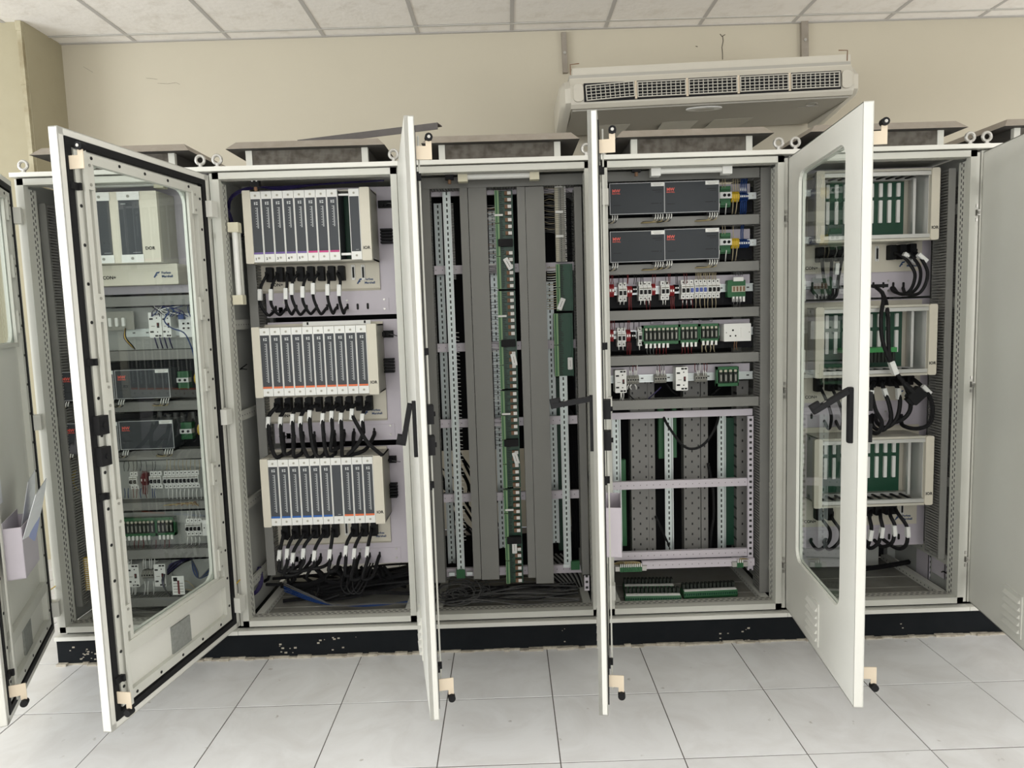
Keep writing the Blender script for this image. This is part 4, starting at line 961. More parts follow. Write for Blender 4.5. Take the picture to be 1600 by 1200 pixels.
for i in range(55):
    v = 520+i*6; wl.w([P(712+(v-520)*.035, v, .262), P(717+(v-520)*.035, v+.5+rr.uniform(-1, 1), .258)], 'white', .0013)
wl.done('thin grey and white wires combed into the ducts beside the green boards')
# hanging cable labels
for i, (u, v, tl, Y) in enumerate(((794, 412, -28, .215), (803, 562, -10, .215), (806, 716, -15, .215), (804, 856, 0, .215), (877, 475, 22, .215), (891, 568, 0, .215))):
    t = thing('cable_label', 'white cable label '+['hanging askew near the top of the central boards', 'tilted on the second central green board', 'tilted on the third central green board', 'upright on the lowest central green board', 'tilted over the upper right-hand green board', 'upright on the lower right-hand green board'][i], 'label', P(u, v, Y), 'white cable labels')
    part(t, 'sleeve', MB().rbox(-.011, .011, 0, .003, -.027, .027, .003), 'clear', None, (0, R(tl), 0)); part(t, 'insert', MB().box(-.006, .006, -.0012, 0, -.019, .019).box(-.001, .001, -.0016, -.0012, -.015, .015, 1), ['white', 'greywire'], None, (0, R(tl), 0))
for i, (u, v) in enumerate(((779, 336), (785, 494), (791, 647), (796, 797))):
    o = part(None, 'wire_clip', MB().rbox(-.019, .019, 0, .006, -.004, .004, .002), 'white'); o.location = P(u, v, .220); tag(o, 'small white clip on the '+ORD[i]+' central green board from the top', 'clip', 'white wire clips')
for i, (u, v, cap) in enumerate(((709, 897, 'left'), (888, 884, 'right'))):
    t = thing('rail_foot', 'green end terminal at the foot of the '+cap+' zinc rail', 'terminal block', P(u+11, v, .245), 'green end terminals'); part(t, 'block', MB().box(-.02, .02, 0, .02, -.02, .02), 'green'); part(t, 'clamp', MB().box(-.055, -.028, 0, .012, -.008, .008), 'zincplain'); part(t, 'clamp', MB().box(.028, .055, 0, .012, -.008, .008), 'zincplain')
pc = P(779, 275, .11); tube_lamp('tube lamp with cream ends across the top of the ducted cabinet', pc-Vector((.170, 0, 0)), pc+Vector((.170, 0, 0)), False)
# rear cables in the ducted cabinet
wl = Wires(); rr = random.Random(9)
for j in range(16):
    x = 1.70+rr.uniform(0, .20); z = rr.uniform(.35, .72); wl.w([(x-.06, .50, z+.15), (x+rr.uniform(-.02, .05), .46, z+.05), (x+rr.uniform(0, .08), .48, z-.08), (x+.1, .52, z-.2)], 'cord', rr.uniform(.004, .009))
for j in range(8): wl.w([(2.02+rr.uniform(-.02, .03), .46, 1.0), (2.0+rr.uniform(-.02, .04), .45, .75), (1.98+rr.uniform(-.03, .03), .47, .5), (1.97, .45, .3)], 'cord', rr.uniform(.004, .008))
for j in range(5): wl.w([(2.27, .40, 1.05), (2.29+.01*j, .42, .95), (2.30+.01*j, .44, .85), (2.31+.01*j, .45, .3)], 'cord', .006)
wl.done('black cables hanging at the back of the ducted cabinet')
wl = Wires()
for j in range(12):
    R0 = rr.uniform(.05, .12); cx, cy = 1.755+rr.uniform(-.03, .06), .17+rr.uniform(-.03, .05); tl = rr.uniform(.2, .6)
    wl.w([(cx+R0*math.cos(a), cy+R0*math.sin(a)*.6, .165+.01+R0*tl*(1+math.sin(a))*.7) for a in [2*math.pi*k/9 for k in range(10)]], 'greywire', .0022)
for j in range(30):
    y = rr.uniform(.09, .30); wl.w([(1.66+rr.uniform(0, .1), y, .16+rr.uniform(0, .03)), (1.85, y+rr.uniform(-.04, .04), .165+rr.uniform(0, .03)), (2.05, y+rr.uniform(-.04, .04), .17+rr.uniform(0, .04)), (2.30, y+rr.uniform(-.02, .06), .165+rr.uniform(0, .03))], 'greywire' if j % 3 else 'cord', rr.uniform(.002, .0035))
for j in range(14): wl.w([(2.08+.012*j, .36, .30), (2.12+.012*j, .33, .27), (2.18+.011*j, .30, .22), (2.26+.006*j, .27, .16)], 'duct' if j % 2 else 'cord', .007)
wl.done('tangle of thin grey wires coiled on the floor of the ducted cabinet')
o = part(None, 'punched_strip', MB().box(-.011, .011, 0, .002, -.035, .035), 'perf_lav'); o.location = P(917, 911, .12); tag(o, 'short white punched strip at the lower right of the ducted cabinet', 'strip')

# ------------------------------------------------------------------ fourth cabinet: supplies, breakers, relays
DY = -.08
def z6(x, y): return (940+x/6.154, 270+y/6.154)
def z6b(x, y): return (940+x/6.154, 410+y/6.154)
def z6c(x, y): return (940+x/6.154, 540+y/6.154)
XL, XR = P(951, 450, .22).x, P(1186, 442, .22).x
hz = []
for i, (v, lab) in enumerate(((273, 'horizontal grey duct above the upper pair of dark power supplies'), (345.7, 'horizontal grey duct between the two pairs of dark power supplies'), (418.5, 'horizontal grey duct above the long breaker row'), (490, 'horizontal grey duct between breakers and green relay boards'), (561, 'horizontal grey duct below the white power socket'), (630.3, 'lowest horizontal grey duct, above the empty lower bay'))):
    z = P(1068, v, .22).z; hz.append(z); h = 14.3*S(.22)/2
    comb_duct(lab, XL, XR, .22, .292, z-h, z+h, vertical=False)
a, b = P(1190, 262, .21), P(1190, 925, .21)
comb_duct('tall grey duct at the right of the power supply cabinet', XR+.001, XR+.046, .205, .292, b.z, a.z)
for i in range(5):
    za, zb = hz[i], hz[i+1]; crossbar(['lavender bar behind the upper power supplies', 'lavender bar behind the lower power supplies', 'lavender bar above the breaker row', 'lavender bar above the green relay boards', 'lavender bar above the row of small terminals'][i], XL, XR-.015, za-.058, .296, .05, 'lavender', .004)
rowz = []
for i, v in enumerate((310, 384, 455, 523, 592)):
    z = P(1068, v-3, .29).z
    if i >= 2: hrail(['zinc rail carrying the breakers', 'zinc rail carrying the green relay boards', 'zinc rail carrying the small grey terminals'][i-2], XL, XR-.005, z, .285)
    if i < 4:
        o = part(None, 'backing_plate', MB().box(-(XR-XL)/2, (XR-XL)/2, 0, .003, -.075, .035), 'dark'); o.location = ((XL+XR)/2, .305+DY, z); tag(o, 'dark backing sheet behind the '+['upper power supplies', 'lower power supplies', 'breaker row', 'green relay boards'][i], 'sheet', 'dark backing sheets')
for u, v, lab in ((995.7, 310, 'upper left of the four dark power supplies'), (1080.7, 307.3, 'upper right of the four dark power supplies'), (996.2, 385, 'lower left of the four dark power supplies'), (1081, 381.3, 'lower right of the four dark power supplies')):
    psu(lab, u, v, .19, 82.5, 45.8)
for i, oy in enumerate((0, 450)):
    wd = ['upper', 'lower'][i]
    u, v = z6(1195, 215+oy); c = P(u, v, .24)
    t = thing('relay_module', wd+' small relay module with two black buttons beside the power supplies', 'relay', c, 'relay modules beside the supplies'); s = S(.24)
    part(t, 'face', MB().box(-9*s, 9*s, 0, .03, -4.6*s, 4.6*s), 'clear'); part(t, 'base', MB().box(-9*s, 8*s, .012, .045, -17*s, 14*s), 'green')
    for x in (-2*s, 4.5*s): part(t, 'button', MB().cyl((x, 0, 0), 2.3*s, -.003, 0, 'y', 12), 'black')
    part(t, 'terminal_row', MB().box(-8*s, 7*s, 0, .012, 8*s, 13*s), 'green'); part(t, 'terminal_row', MB().box(-8*s, 7*s, 0, .012, -15*s, -9*s), 'green')
    u, v = z6(1290, 225+oy); terminals(wd+' yellow terminal block beside the power supplies', u, v, .245, 12, 15, 'yellow', 4, tipm='yellow')
    u, v = z6(1372, 225+oy); terminals(wd+' blue terminal block beside the power supplies', u, v, .245, 13+4*i, 13, 'blue', 5)
    part(tag(thing('end_stop', wd+' clear end stop right of the blue terminals', 'end stop', P(*z6(1445, 220+oy), .25), 'clear end stops')), 'block', MB().box(-.02, .02, 0, .03, -.014, .014).cyl((.004, 0, 0), .003, -.002, 0, 'y', 8, 1), ['zincplain', 'steel'])
    wl = Wires(); n = 3 if i == 0 else 1
    for j in range(n):
        x = 1265+j*22; wl.w([P(*z6(x, 60+oy), .25), P(*z6(x, 120+oy), .235), P(*z6(x+4, 175+oy), .24)], 'tanwire', .002)
    for j in range(4 if i == 0 else 2):
        x = 1340+j*17; wl.w([P(*z6(x+10, 40+oy), .25), P(*z6(x, 110+oy), .232), P(*z6(x, 190+oy), .24)], 'bluewire', .003)
        if i == 0: wl.w([P(*z6(x, 262+oy), .24), P(*z6(x-3, 330+oy), .232), P(*z6(x-6, 395+oy), .25)], 'bluewire', .003)
    for j in range(4 if i == 0 else 0): wl.w([P(*z6(1335+j*17, 172), .236), P(*z6(1335+j*17, 140), .234)], 'white', .0022)
    for j in range(2): wl.w([P(*z6(1265+j*40, 262+oy), .24), P(*z6(1262+j*35, 330+oy), .232), P(*z6(1255+j*32, 395+oy), .25)], 'tanwire', .002)
    for x in (1135, 1200): wl.w([P(*z6(x, 295+oy), .235), P(*z6(x-5, 340+oy), .23), P(*z6(x-10, 400+oy), .25)], 'white', .0022)
    for x in (1160, 1185): wl.w([P(*z6(x, 40+oy), .25), P(*z6(x+3, 90+oy), .24), P(*z6(x+2, 140+oy), .24)], 'tanwire', .0016)
    wl.done('blue and tan wires beside the '+wd+' pair of power supplies')
# breaker row
B = [((205, 285), 2, None, 'two-pole breaker at the left end of the upper breaker row'), ((422, 275), 3, None, 'three-pole breaker between red terminals in the upper breaker row'), ((614, 268), 2, None, 'two-pole breaker near the middle of the upper breaker row'),
     ((830, 259), 3, ['black', 'black', 'toggleblue'], 'breaker with two black levers and one blue'), ((958, 252), 3, ['toggleblue']*3, 'breaker with three blue levers'), ((1083, 249), 3, None, 'three-pole breaker at the right end of the upper breaker row')]
for (x, y), n, po, lab in B: breaker(lab, *z6b(x, y), .245, n, 'black', po, sc=1.0)
RT = [((98, 270), 8, 19, 'red', 2, 'red terminal block at the far left of the breaker row'), ((272, 278), 8, 16, 'red', 2, 'red terminal block right of the first two-pole breaker'), ((504, 258), 5.5, 17, 'red', 2, 'red terminal block right of the three-pole breaker'), ((680, 272), 7, 16, 'red', 2, 'red terminal block right of the middle two-pole breaker')]
for (x, y), w_, h_, m, n, lab in RT: terminals(lab, *z6b(x, y), .25, w_, h_, m, n)
for (x, y), lab in (((322, 258), 'black terminal block beside the first red terminals of the breaker row'), ((726, 245), 'black terminal block beside the last red terminals of the breaker row')): terminals(lab, *z6b(x, y), .25, 6.5, 10, 'black', 2)
def green_terminal(label, u, v):
    c = P(u, v, .245); s = S(.245); t = thing('fuse_terminal', label, 'terminal block', c, 'green terminals')
    part(t, 'body', MB().rbox(-14*s, 13*s, .006, .04, -14*s, 12*s, .004), 'green'); part(t, 'fuse_row', MB().box(-8*s, 12*s, 0, .006, -6*s, 3*s), 'terminalbeige')
    part(t, 'plug', MB().box(-6*s, 9*s, -.004, .006, 10*s, 16*s), 'white')
    for i in range(4): part(t, 'wire_marker', MB().box(-1.5*s, 1.5*s, -.004, .006, -6*s, 2*s), 'white', ((-6+5.2*i)*s, 0, -15*s)); part(t, 'fuse', MB().box(-1.2*s, 1.2*s, -.002, 0, -5*s, 2*s), 'rusty', ((-5+5*i)*s, 0, 0))
green_terminal('green fuse terminal at the right end of the breaker row', *z6b(1305, 245))
# relay row
breaker('two-pole breaker at the left of the green relay boards', *z6b(195, 720), .245, 2, 'black')
breaker('single-pole breaker touching the left green relay board', *z6b(373, 713), .245, 1, 'black')
terminals('red terminal block at the far left of the relay row', *z6b(96, 705), .25, 7, 18, 'red', 2); terminals('red terminal block beside the relay row breaker', *z6b(261, 705), .25, 6.5, 18, 'red', 2); terminals('black terminal block beside the relay row breaker', *z6b(310, 705), .25, 6.5, 12, 'black', 2)
relay_board('green relay board with eight relays', *z6b(572, 695), .235, 56, 29, 8, tags=6); relay_board('green relay board with four relays in the middle of its row', *z6b(842, 685), .235, 30, 29, 4, tags=4); relay_board('green relay board with four relays beside the white socket', *z6b(1038, 675), .235, 30, 27, 4, tags=4)
c = P(*z6b(1307, 673), .215); s = S(.215); t = thing('power_socket', 'white wall-style power socket with rocker switch', 'socket', c)
part(t, 'box', MB().box(-20*s, 20*s, .006, .07, -13*s, 13*s), 'white'); part(t, 'face', MB().rbox(-20.6*s, 20.6*s, 0, .006, -13.4*s, 13.4*s, .003), 'white')
for x, z, r in ((-7, 3.5, 1.5), (-11, -5, 1.3), (-3, -5, 1.3)): part(t, 'pin_hole', MB().cyl((x*s, 0, z*s), r*s, -.0008, 0, 'y', 10), 'ink')
for x in (-17, 18): part(t, 'screw', MB().cyl((x*s, 0, 0), .9*s, -.001, 0, 'y', 8), 'terminalgrey')
part(t, 'rocker', MB().rbox(5*s, 13*s, -.003, 0, -7.5*s, 7.5*s, .002), 'white')
# label holders above the relay boards
for i, (x, y) in enumerate(((535, 580), (808, 567), (1000, 558))):
    p = P(*z6b(x, y), .292); o = part(None, 'label_holder', ring(-.030, .030, -.007, .007, .0015, -.002, 0).box(-.018, .018, -.0012, 0, -.0015, .0015), 'greywire'); o.location = p; tag(o, ['left', 'middle', 'right'][i]+' of three small label holders above the green relay boards', 'label', 'label holders above the relay boards')
# small terminal row
white_unit('white converter module with wires at the left of the small terminal row', *z6c(185, 345), .235, 17.5, 35); white_unit('white converter module standing alone in the small terminal row', *z6c(772, 319), .225, 18.5, 36)
for i, (x, y) in enumerate(((305, 330), (570, 320), (960, 310))): terminals(['left', 'middle', 'right'][i]+' of three grey terminal groups on the lowest rail', *z6c(x, y), .255, 18.5, 13, 'terminalgrey', 5, tipm='ink')
relay_board('green relay board with four relays on the lowest rail', *z6c(1215, 298), .235, 34, 30, 4)
# wiring of these rows
wl = Wires(); rr = random.Random(21)
def vw(f, x, y0, y1, m, r=.0016, sway=6, Ya=.24, Yb=.25): wl.w([P(*f(x, y0), Ya), P(*f(x+rr.uniform(-sway, sway), (y0+y1)/2), .236), P(*f(x+rr.uniform(-sway, sway), y1), Yb)], m, r)
for x in (80, 95, 110, 245, 255, 495, 515, 640, 660, 790, 815): vw(z6b, x, 100, 205, 'redwire')
for x in (210, 315, 330, 400, 620, 715, 730, 170, 375): vw(z6b, x, 100, 210, 'cord')
for x in range(905, 1110, 14): vw(z6b, x, 95, 165, 'tanwire', .0014)
for x in (260, 272, 285, 668, 684, 700): vw(z6b, x, 330, 465, 'redwire', .0022)
for x in (775, 820, 870, 430, 460): vw(z6b, x, 350, 460, 'redwire')
for x in (178, 215, 375, 415, 455, 590, 615, 780, 818, 860): vw(z6b, x, 365, 405, 'white', .0022, 2)
for x in (905, 948, 990, 1025, 1060, 1095): vw(z6b, x, 335, 440, 'tanwire', .0018)
for x in (1270, 1300, 1330): vw(z6b, x, 350, 430, 'greywire', .0018)
for x in (1295, 1310, 1330, 1350): vw(z6b, x, 75, 125, 'greywire', .0016)
for x in (85, 100, 120, 255, 270): vw(z6b, x, 560, 660, 'redwire')
for x in (175, 215, 310, 360): vw(z6b, x, 555, 640, 'cord')
for x in (250, 265, 280): vw(z6b, x, 770, 885, 'redwire', .0022)
for x in (165, 205, 365): vw(z6b, x, 800, 840, 'white', .0022, 2)
for x in (440, 470, 500, 530, 560, 590, 620, 770, 800, 830, 865): vw(z6b, x, 810, 890, 'redwire' if x > 500 else 'greywire', .0018)
for x in (965, 1005, 1045, 1080): vw(z6b, x, 790, 860, 'tanwire', .0022)
for x in (1280, 1300): vw(z6b, x, 760, 840, 'rusty', .002)
for x in (270, 300, 330, 345, 540, 555, 575, 600, 900, 925, 945, 985, 1010): vw(z6c, x, 165, 250, rr.choice(['white', 'greywire', 'redwire']), .0016)
for x in (270, 285, 320, 335, 530, 545, 580, 605, 920, 935, 980, 1000): vw(z6c, x, 240, 285, 'white', .0024, 2)
for x in (250, 275, 310): vw(z6c, x+10, 375, 420, 'white', .0024, 14)
for x in (180, 195, 210): vw(z6c, x, 440, 520, 'white', .002)
wl.w([P(*z6c(570, 400), .25), P(*z6c(530, 440), .23), P(*z6c(450, 510), .25)], 'violetwire', .003)
wl.w([P(*z6c(240, 450), .25), P(*z6c(270, 480), .24), P(*z6c(310, 520), .25)], 'cord', .003)
wl.w([P(*z6c(625, 370), .27), P(*z6c(670, 430), .25), P(*z6c(725, 470), .29)], 'cord', .004)
wl.w([P(*z6c(1150, 395), .27), P(*z6c(1100, 440), .25), P(*z6c(1060, 475), .29)], 'cord', .004)
wl.done('red, black and tan wires between the breaker and relay rows')
# lower bay
def lo(x, y): return (900+x/3.333, 640+y/3.333)
z = P(1070, 647, .27).z; crossbar('lavender bar just under the lowest horizontal duct', XL, XR-.01, z, .27, .030, 'lavender', .015)
for i, (y, lab) in enumerate(((388, 'lavender punched crossbar in the middle of the empty lower bay'), (755, 'lavender punched crossbar at the bottom of the empty lower bay'))): crossbar(lab, XL, P(*lo(895, y), .27).x, P(*lo(540, y), .27).z, .27, .036)
crossbar('white bar with terminals clipped at both ends, near the cabinet floor', P(*lo(345, 805), .24).x, P(*lo(930, 800), .24).x, P(*lo(640, 803), .24).z, .24, .034, 'perf_bar')
o = part(None, 'punched_post', MB().box(-.0125, .0125, 0, .015, -.36, .36), 'perf_lav'); p0, p1 = P(*lo(905, 10), .26), P(*lo(913, 860), .26); o.location = ((p0.x+p1.x)/2, .26+DY, (p0.z+p1.z)/2); tag(o, 'lavender post with square holes at the right of the empty lower bay', 'post', 'punched posts')
for i, (x, y0, y1) in enumerate(((213, 40, 740), (483, 30, 730), (756, 20, 720))): din_rail(['left', 'middle', 'right'][i]+' of three zinc rails standing in the empty lower bay', lo(x-4, y0), lo(x+6, y1), .36, .040)
for i, (x0, x1, nm) in enumerate(((288, 378, 'duct_back'), (379, 413, 'duct_back_narrow'), (562, 648, 'duct_back'), (652, 688, 'duct_back_narrow'), (836, 897, 'duct_back'))):
    a, b = P(*lo(x0, 380), .37), P(*lo(x1, 380), .37); zt, zb_ = P(*lo(x0, -150), .37).z, P(*lo(x0, 750), .37).z
    o = part(None, 'duct_back', MB().box(-(b.x-a.x)/2, (b.x-a.x)/2, 0, .05, -(zt-zb_)/2, (zt-zb_)/2), nm); o.location = ((a.x+b.x)/2, .37+DY, (zt+zb_)/2); tag(o, ORD[i]+' punched grey duct back from the left in the empty lower bay', 'cable duct', 'duct backs in the lower bay')
for i, (x0, x1, y0, y1) in enumerate(((235, 262, 262, 710), (430, 458, -60, 255), (500, 523, -60, 250))):
    a, b = P(*lo((x0+x1)/2, y0), .385), P(*lo((x0+x1)/2, y1), .385); w_ = (x1-x0)/3.333*S(.385)/2
    o = part(None, 'terminal_bar', MB().box(-w_, w_, 0, .03, b.z-a.z, 0).box(-w_*.8, w_*.1, -.003, 0, (b.z-a.z)*.99, (b.z-a.z)*.01), 'green'); o.location = ((a.x+b.x)/2, .385+DY, a.z); tag(o, ['long green terminal bar beside the left zinc rail', 'green terminal bar left of the middle zinc rail', 'green terminal bar right of the middle zinc rail'][i], 'terminal block', 'green terminal bars')
o = part(None, 'slotted_board', MB().box(-.03, .03, 0, .04, -.31, .31), 'pcb'); o.location = (P(*lo(800, 380), .40).x, .41+DY, P(*lo(800, 380), .40).z); tag(o, 'dark green slotted board right of the right zinc rail', 'board')
t = thing('loose_cable', 'black cable hanging in a loop in the empty lower bay', 'cable', P(*lo(450, 25), .25)); c = P(*lo(450, 25), .25)
part(t, 'cord', MB().tube([p-c for p in spline([P(*lo(450, 25), .30), P(*lo(480, 85), .22), P(*lo(555, 185), .21), P(*lo(615, 204), .21), P(*lo(675, 172), .21), P(*lo(725, 95), .22), P(*lo(747, 20), .30)], 6)], .0060, 7), 'cord', smooth=True)
t = thing('loose_cable', 'black cable hanging straight behind the right zinc rail', 'cable', P(*lo(690, 290), .36)); c = P(*lo(690, 290), .36)
part(t, 'cord', MB().tube([p-c for p in spline([P(*lo(688, 280), .345), P(*lo(700, 340), .35), P(*lo(715, 430), .35), P(*lo(716, 560), .35), P(*lo(705, 640), .35), P(*lo(700, 730), .36)], 6)], .007, 7), 'cord', smooth=True)
t = thing('loose_cable', 'thin black cable slanting behind the middle zinc rail', 'cable', P(*lo(420, 560), .355)); c = P(*lo(420, 560), .355)
part(t, 'cord', MB().tube([p-c for p in spline([P(*lo(415, 555), .355), P(*lo(440, 610), .355), P(*lo(475, 690), .36), P(*lo(490, 730), .37)], 6)], .006, 7), 'cord', smooth=True)
def rail_terminals(label, x0, x1, y, n):
    a, b = P(*lo(x0, y), .225), P(*lo(x1, y), .225); t = thing('terminal_block', label, 'terminal block', (a+b)/2, 'terminals on the white bar'); w_ = (b.x-a.x)/n
    me = MB().box(-w_*.45, w_*.45, 0, .03, -.016, .008).box(-w_*.25, w_*.25, -.004, .004, .008, .022, 1).mesh('terminal', ['green', 'white'])
    for i in range(n): obj('terminal', me, t, ((i+.5-n/2)*w_, 0, 0))
    for s in (-1, 1): part(t, 'end_clamp', MB().box(min(s*(b.x-a.x)/2, s*((b.x-a.x)/2+.02)), max(s*(b.x-a.x)/2, s*((b.x-a.x)/2+.02)), 0, .03, -.012, .010), 'steel')
    return t
rail_terminals('green terminals with yellow wires at the left end of the white bar', 228, 345, 828, 12); rail_terminals('small green terminals at the right end of the white bar', 838, 872, 805, 3)
wl = Wires()
for j in range(14): wl.w([P(*lo(250+j*6.5, 812), .228), P(*lo(252+j*6, 795), .225), P(*lo(225+j*4, 792+j % 3*3), .25), P(*lo(200, 800+j), .27)], 'yellowwire' if j % 3 else 'tanwire', .0018)
for j in range(4): wl.w([P(*lo(850+j*6, 795), .23), P(*lo(855+j*6, 775), .22), P(*lo(875+j*8, 780), .24)], 'yellowwire', .0018)
wl.done('yellow wires at the ends of the white terminal bar')
def loose_module(label, u, v, ang, L, Y=.17):
    c = PF(u, v, Z0+.04); t = thing('terminal_module', label, 'terminal block', (c.x, c.y, Z0+.022), 'loose terminal modules', (0, 0, R(ang)))
    part(t, 'carrier', MB().prism([(-.03, 0), (-.036, .012), (-.03, .034), (.03, .030), (.03, 0)], -L/2, L/2, 'x'), 'green')
    part(t, 'marker_strip', MB().box(-L/2+.004, L/2-.004, -.030, -.012, .034, .038), 'white')
    n = 14; me = cached(('lm', round(L, 3)), lambda: MB().box(-L/n*.33, L/n*.33, -.004, .022, .030, .058).mesh('relay', 'relay'))
    for i in range(n): obj('relay', me, t, (-L/2+(i+.5)*L/n, 0, 0))
    n2 = 24; me2 = cached(('ls', round(L, 3)), lambda: MB().box(-L/n2*.3, L/n2*.3, -.0352, -.033, .014, .026).mesh('clamp_hole', 'pcb'))
    for i in range(n2): obj('clamp_hole', me2, t, (-L/2+(i+.5)*L/n2, 0, 0))
    return t
loose_module('left loose green terminal module lying on the cabinet floor', 1019, 932, -3, .252); loose_module('right loose green terminal module lying on the cabinet floor', 1107, 924, 2, .250)
loose_module('loose terminal module behind the left one on the cabinet floor', 1013, 917, -3, .235)
pc = P(1079, 266, .14); tube_lamp('tube lamp with white ends above the power supplies', pc-Vector((.170, 0, 0)), pc+Vector((.170, 0, 0)), False, 'white')

# ------------------------------------------------------------------ fifth cabinet: empty card cages
DY = 0.0
def z5(x, y): return (1240+x/5.4545, 260+y/5.4545)
def z5b(x, y): return (1240+x/5, 460+y/5)
def z5c(x, y): return (1240+x/5.22, 670+y/5.22)
for i, (tv, bv, ru) in enumerate(((262, 465, 1461), (467, 668, 1457), (671, 853, 1451))):
    b = P(1360, bv, .285); tt = P(1360, tv, .285)
    t = thing('equipment_panel', ['top', 'middle', 'bottom'][i]+' lavender steel panel behind the '+['top', 'middle', 'bottom'][i]+' empty card cage', 'panel', (3.58, .285, b.z), 'lavender equipment panels')
    part(t, 'sheet', MB().box(-.29, .386, 0, .004, 0, tt.z-b.z-.004), 'lavender'); part(t, 'cable_entry_plate', MB().box(-.25, .20, -.003, 0, .02, .085), 'lavender')
    for x in (-.24, .19):
        for z in (.03, .075): part(t, 'screw', MB().cyl((0, 0, 0), .005, -.006, -.003, 'y', 8), 'steel', (x, 0, z))
pan5 = [o for o in COL.objects if o.name.startswith('equipment_panel')][3:]
def cage(label, ul, ur, vt, vb, base):
    Y = .10; a, b = P(ul, vt, Y), P(ur, vb, Y); c = Vector(((a.x+b.x)/2, Y, (a.z+b.z)/2)); W, Hh = (b.x-a.x)/2, (a.z-b.z)/2+.004
    t = thing('card_cage', label, 'card cage', c, 'empty card cages'); BY = .275-Y; e = .036
    for s in (-1, 1):
        x0, x1 = sorted((s*W, s*(W-e))); part(t, 'side_trim', MB().rbox(x0, x1, -.006, .014, -Hh, Hh, .008), 'beige')
        x0, x1 = sorted((s*(W-e), s*(W-e-.003))); part(t, 'side_plate', MB().box(x0, x1, .014, BY-.01, -Hh+.01, Hh-.01).box(min(s*(W-.06), s*(W-.072)), max(s*(W-.06), s*(W-.072)), .07, .085, -Hh+.03, Hh-.03), 'aluminium')
    for s in (-1, 1):
        for y in (.0, BY-.05):
            z0, z1 = sorted((s*(Hh-.012), s*(Hh-.028))); part(t, 'cage_rail', MB().box(-W+e, W-e, y, y+.018, z0, z1), 'aluminium')
        z0, z1 = sorted((s*Hh, s*(Hh-.010))); part(t, 'cover_plate', MB().box(-W+e, W-e, .012, BY, s*(Hh-.003)-.001, s*(Hh-.003)+.001).box(-W+e, W-e, -.002, .012, z0, z1), 'beigeside')
        gm = cached(('guide', s), lambda: MB().box(-.005, .005, .016, BY-.05, -.003, .003).mesh('card_guide', 'black'))
        for i in range(10): obj('card_guide', gm, t, (-W+e+.012+(i+.5)*(2*W-2*e-.03)/10, 0, s*(Hh-.021)))
    part(t, 'backplane', MB().box(-W+e+.01, W-e-.035, BY-.03, BY-.026, -Hh+.03, Hh-.03), 'pcb')
    m1 = MB().rbox(-.0075, .0075, -.010, 0, -.030, .030, .002).mesh('slot_connector', 'white'); m2 = MB().rbox(-.0075, .0075, -.010, 0, -.050, .050, .002).mesh('slot_connector', 'white')
    for i in range(10):
        x = -W+e+.018+(i+.5)*(2*W-2*e-.062)/10; obj('slot_connector', m1, t, (x, BY-.03, Hh*.56)); obj('slot_connector', m2, t, (x, BY-.03, -Hh*.06))
    lettering(t, 'IOR', .0125, 'ink', (W-e/2, -.0066, -Hh+.052))
    bl, br = P(*base[0], .275), P(*base[1], .275); bx0, bx1, bz0 = -W+.01, br.x-c.x, br.z-c.z
    part(t, 'base_plate', MB().box(bx0, bx1, BY, BY+.008, bz0, Hh+.022), 'beige')
    logo(t, bx1-.105, BY-.001, bz0+.030, 1.35); lettering(t, 'CON+', .014, 'ink', (bx0+.05, BY-.001, bz0+.026))
    return t, c
K1, k1 = cage('top empty card cage with green backplane', 1275, 1465.5, 269, 373, ((1250, 430), (1440, 423)))
K2, k2 = cage('middle empty card cage, black cable hanging across it', 1274, 1461.5, 482, 584, ((1250, 633), (1437, 624)))
K3, k3 = cage('bottom empty card cage with green backplane', 1272, 1456, 688, 787, ((1250, 825), (1432, 818)))
sockets(K1, k1, [z5(707, 745)]); sockets(K3, k3, [z5c(808, 640), z5c(880, 640)])
def c5(label, f, plug, pts, tg=None, r=.0072, rot=180): return cable(label, f(*plug), [(*f(x, y), Y) for x, y, Y in pts], (*f(tg[0], tg[1]), tg[2], tg[3]) if tg else None, r, 'black data cables', rot)
top5 = [((815, 742), [(880, 740, .20), (940, 775, .17), (990, 830, .16), (1035, 920, .15), (1010, 1030, .16), (950, 1085, .18), (860, 1070, .22), (830, 1030, .295)], (975, 770, .165, -55)),
        ((900, 738), [(960, 730, .19), (1030, 790, .15), (1080, 880, .13), (1070, 1000, .13), (1000, 1080, .15), (900, 1085, .20), (850, 1030, .295)], (1000, 790, .165, -50)),
        ((985, 732), [(1040, 735, .17), (1090, 790, .12), (1140, 900, .09), (1120, 1010, .09), (1060, 1085, .11), (960, 1090, .18), (930, 1030, .295)], (1095, 780, .12, -50))]
for i, (pl, pts, tg) in enumerate(top5): c5(['inner', 'middle', 'outer'][i]+' of three black cables looping right of the top card cage', z5, pl, pts, tg)
for i, x in enumerate((208, 292, 376)): c5(['left', 'middle', 'right'][i]+' of three black cables seen through the glass under the top cage', z5, (x, 762-4*i), [(x+35, 790, .21), (380-60*(2-i), 960, .17), (300+30*i, 1100, .15), (220+40*i, 1120, .17), (160+85*i, 1060, .25), (160+85*i, 1040, .295)], (365, 875, .18, 5) if i == 2 else None, r=.0075)
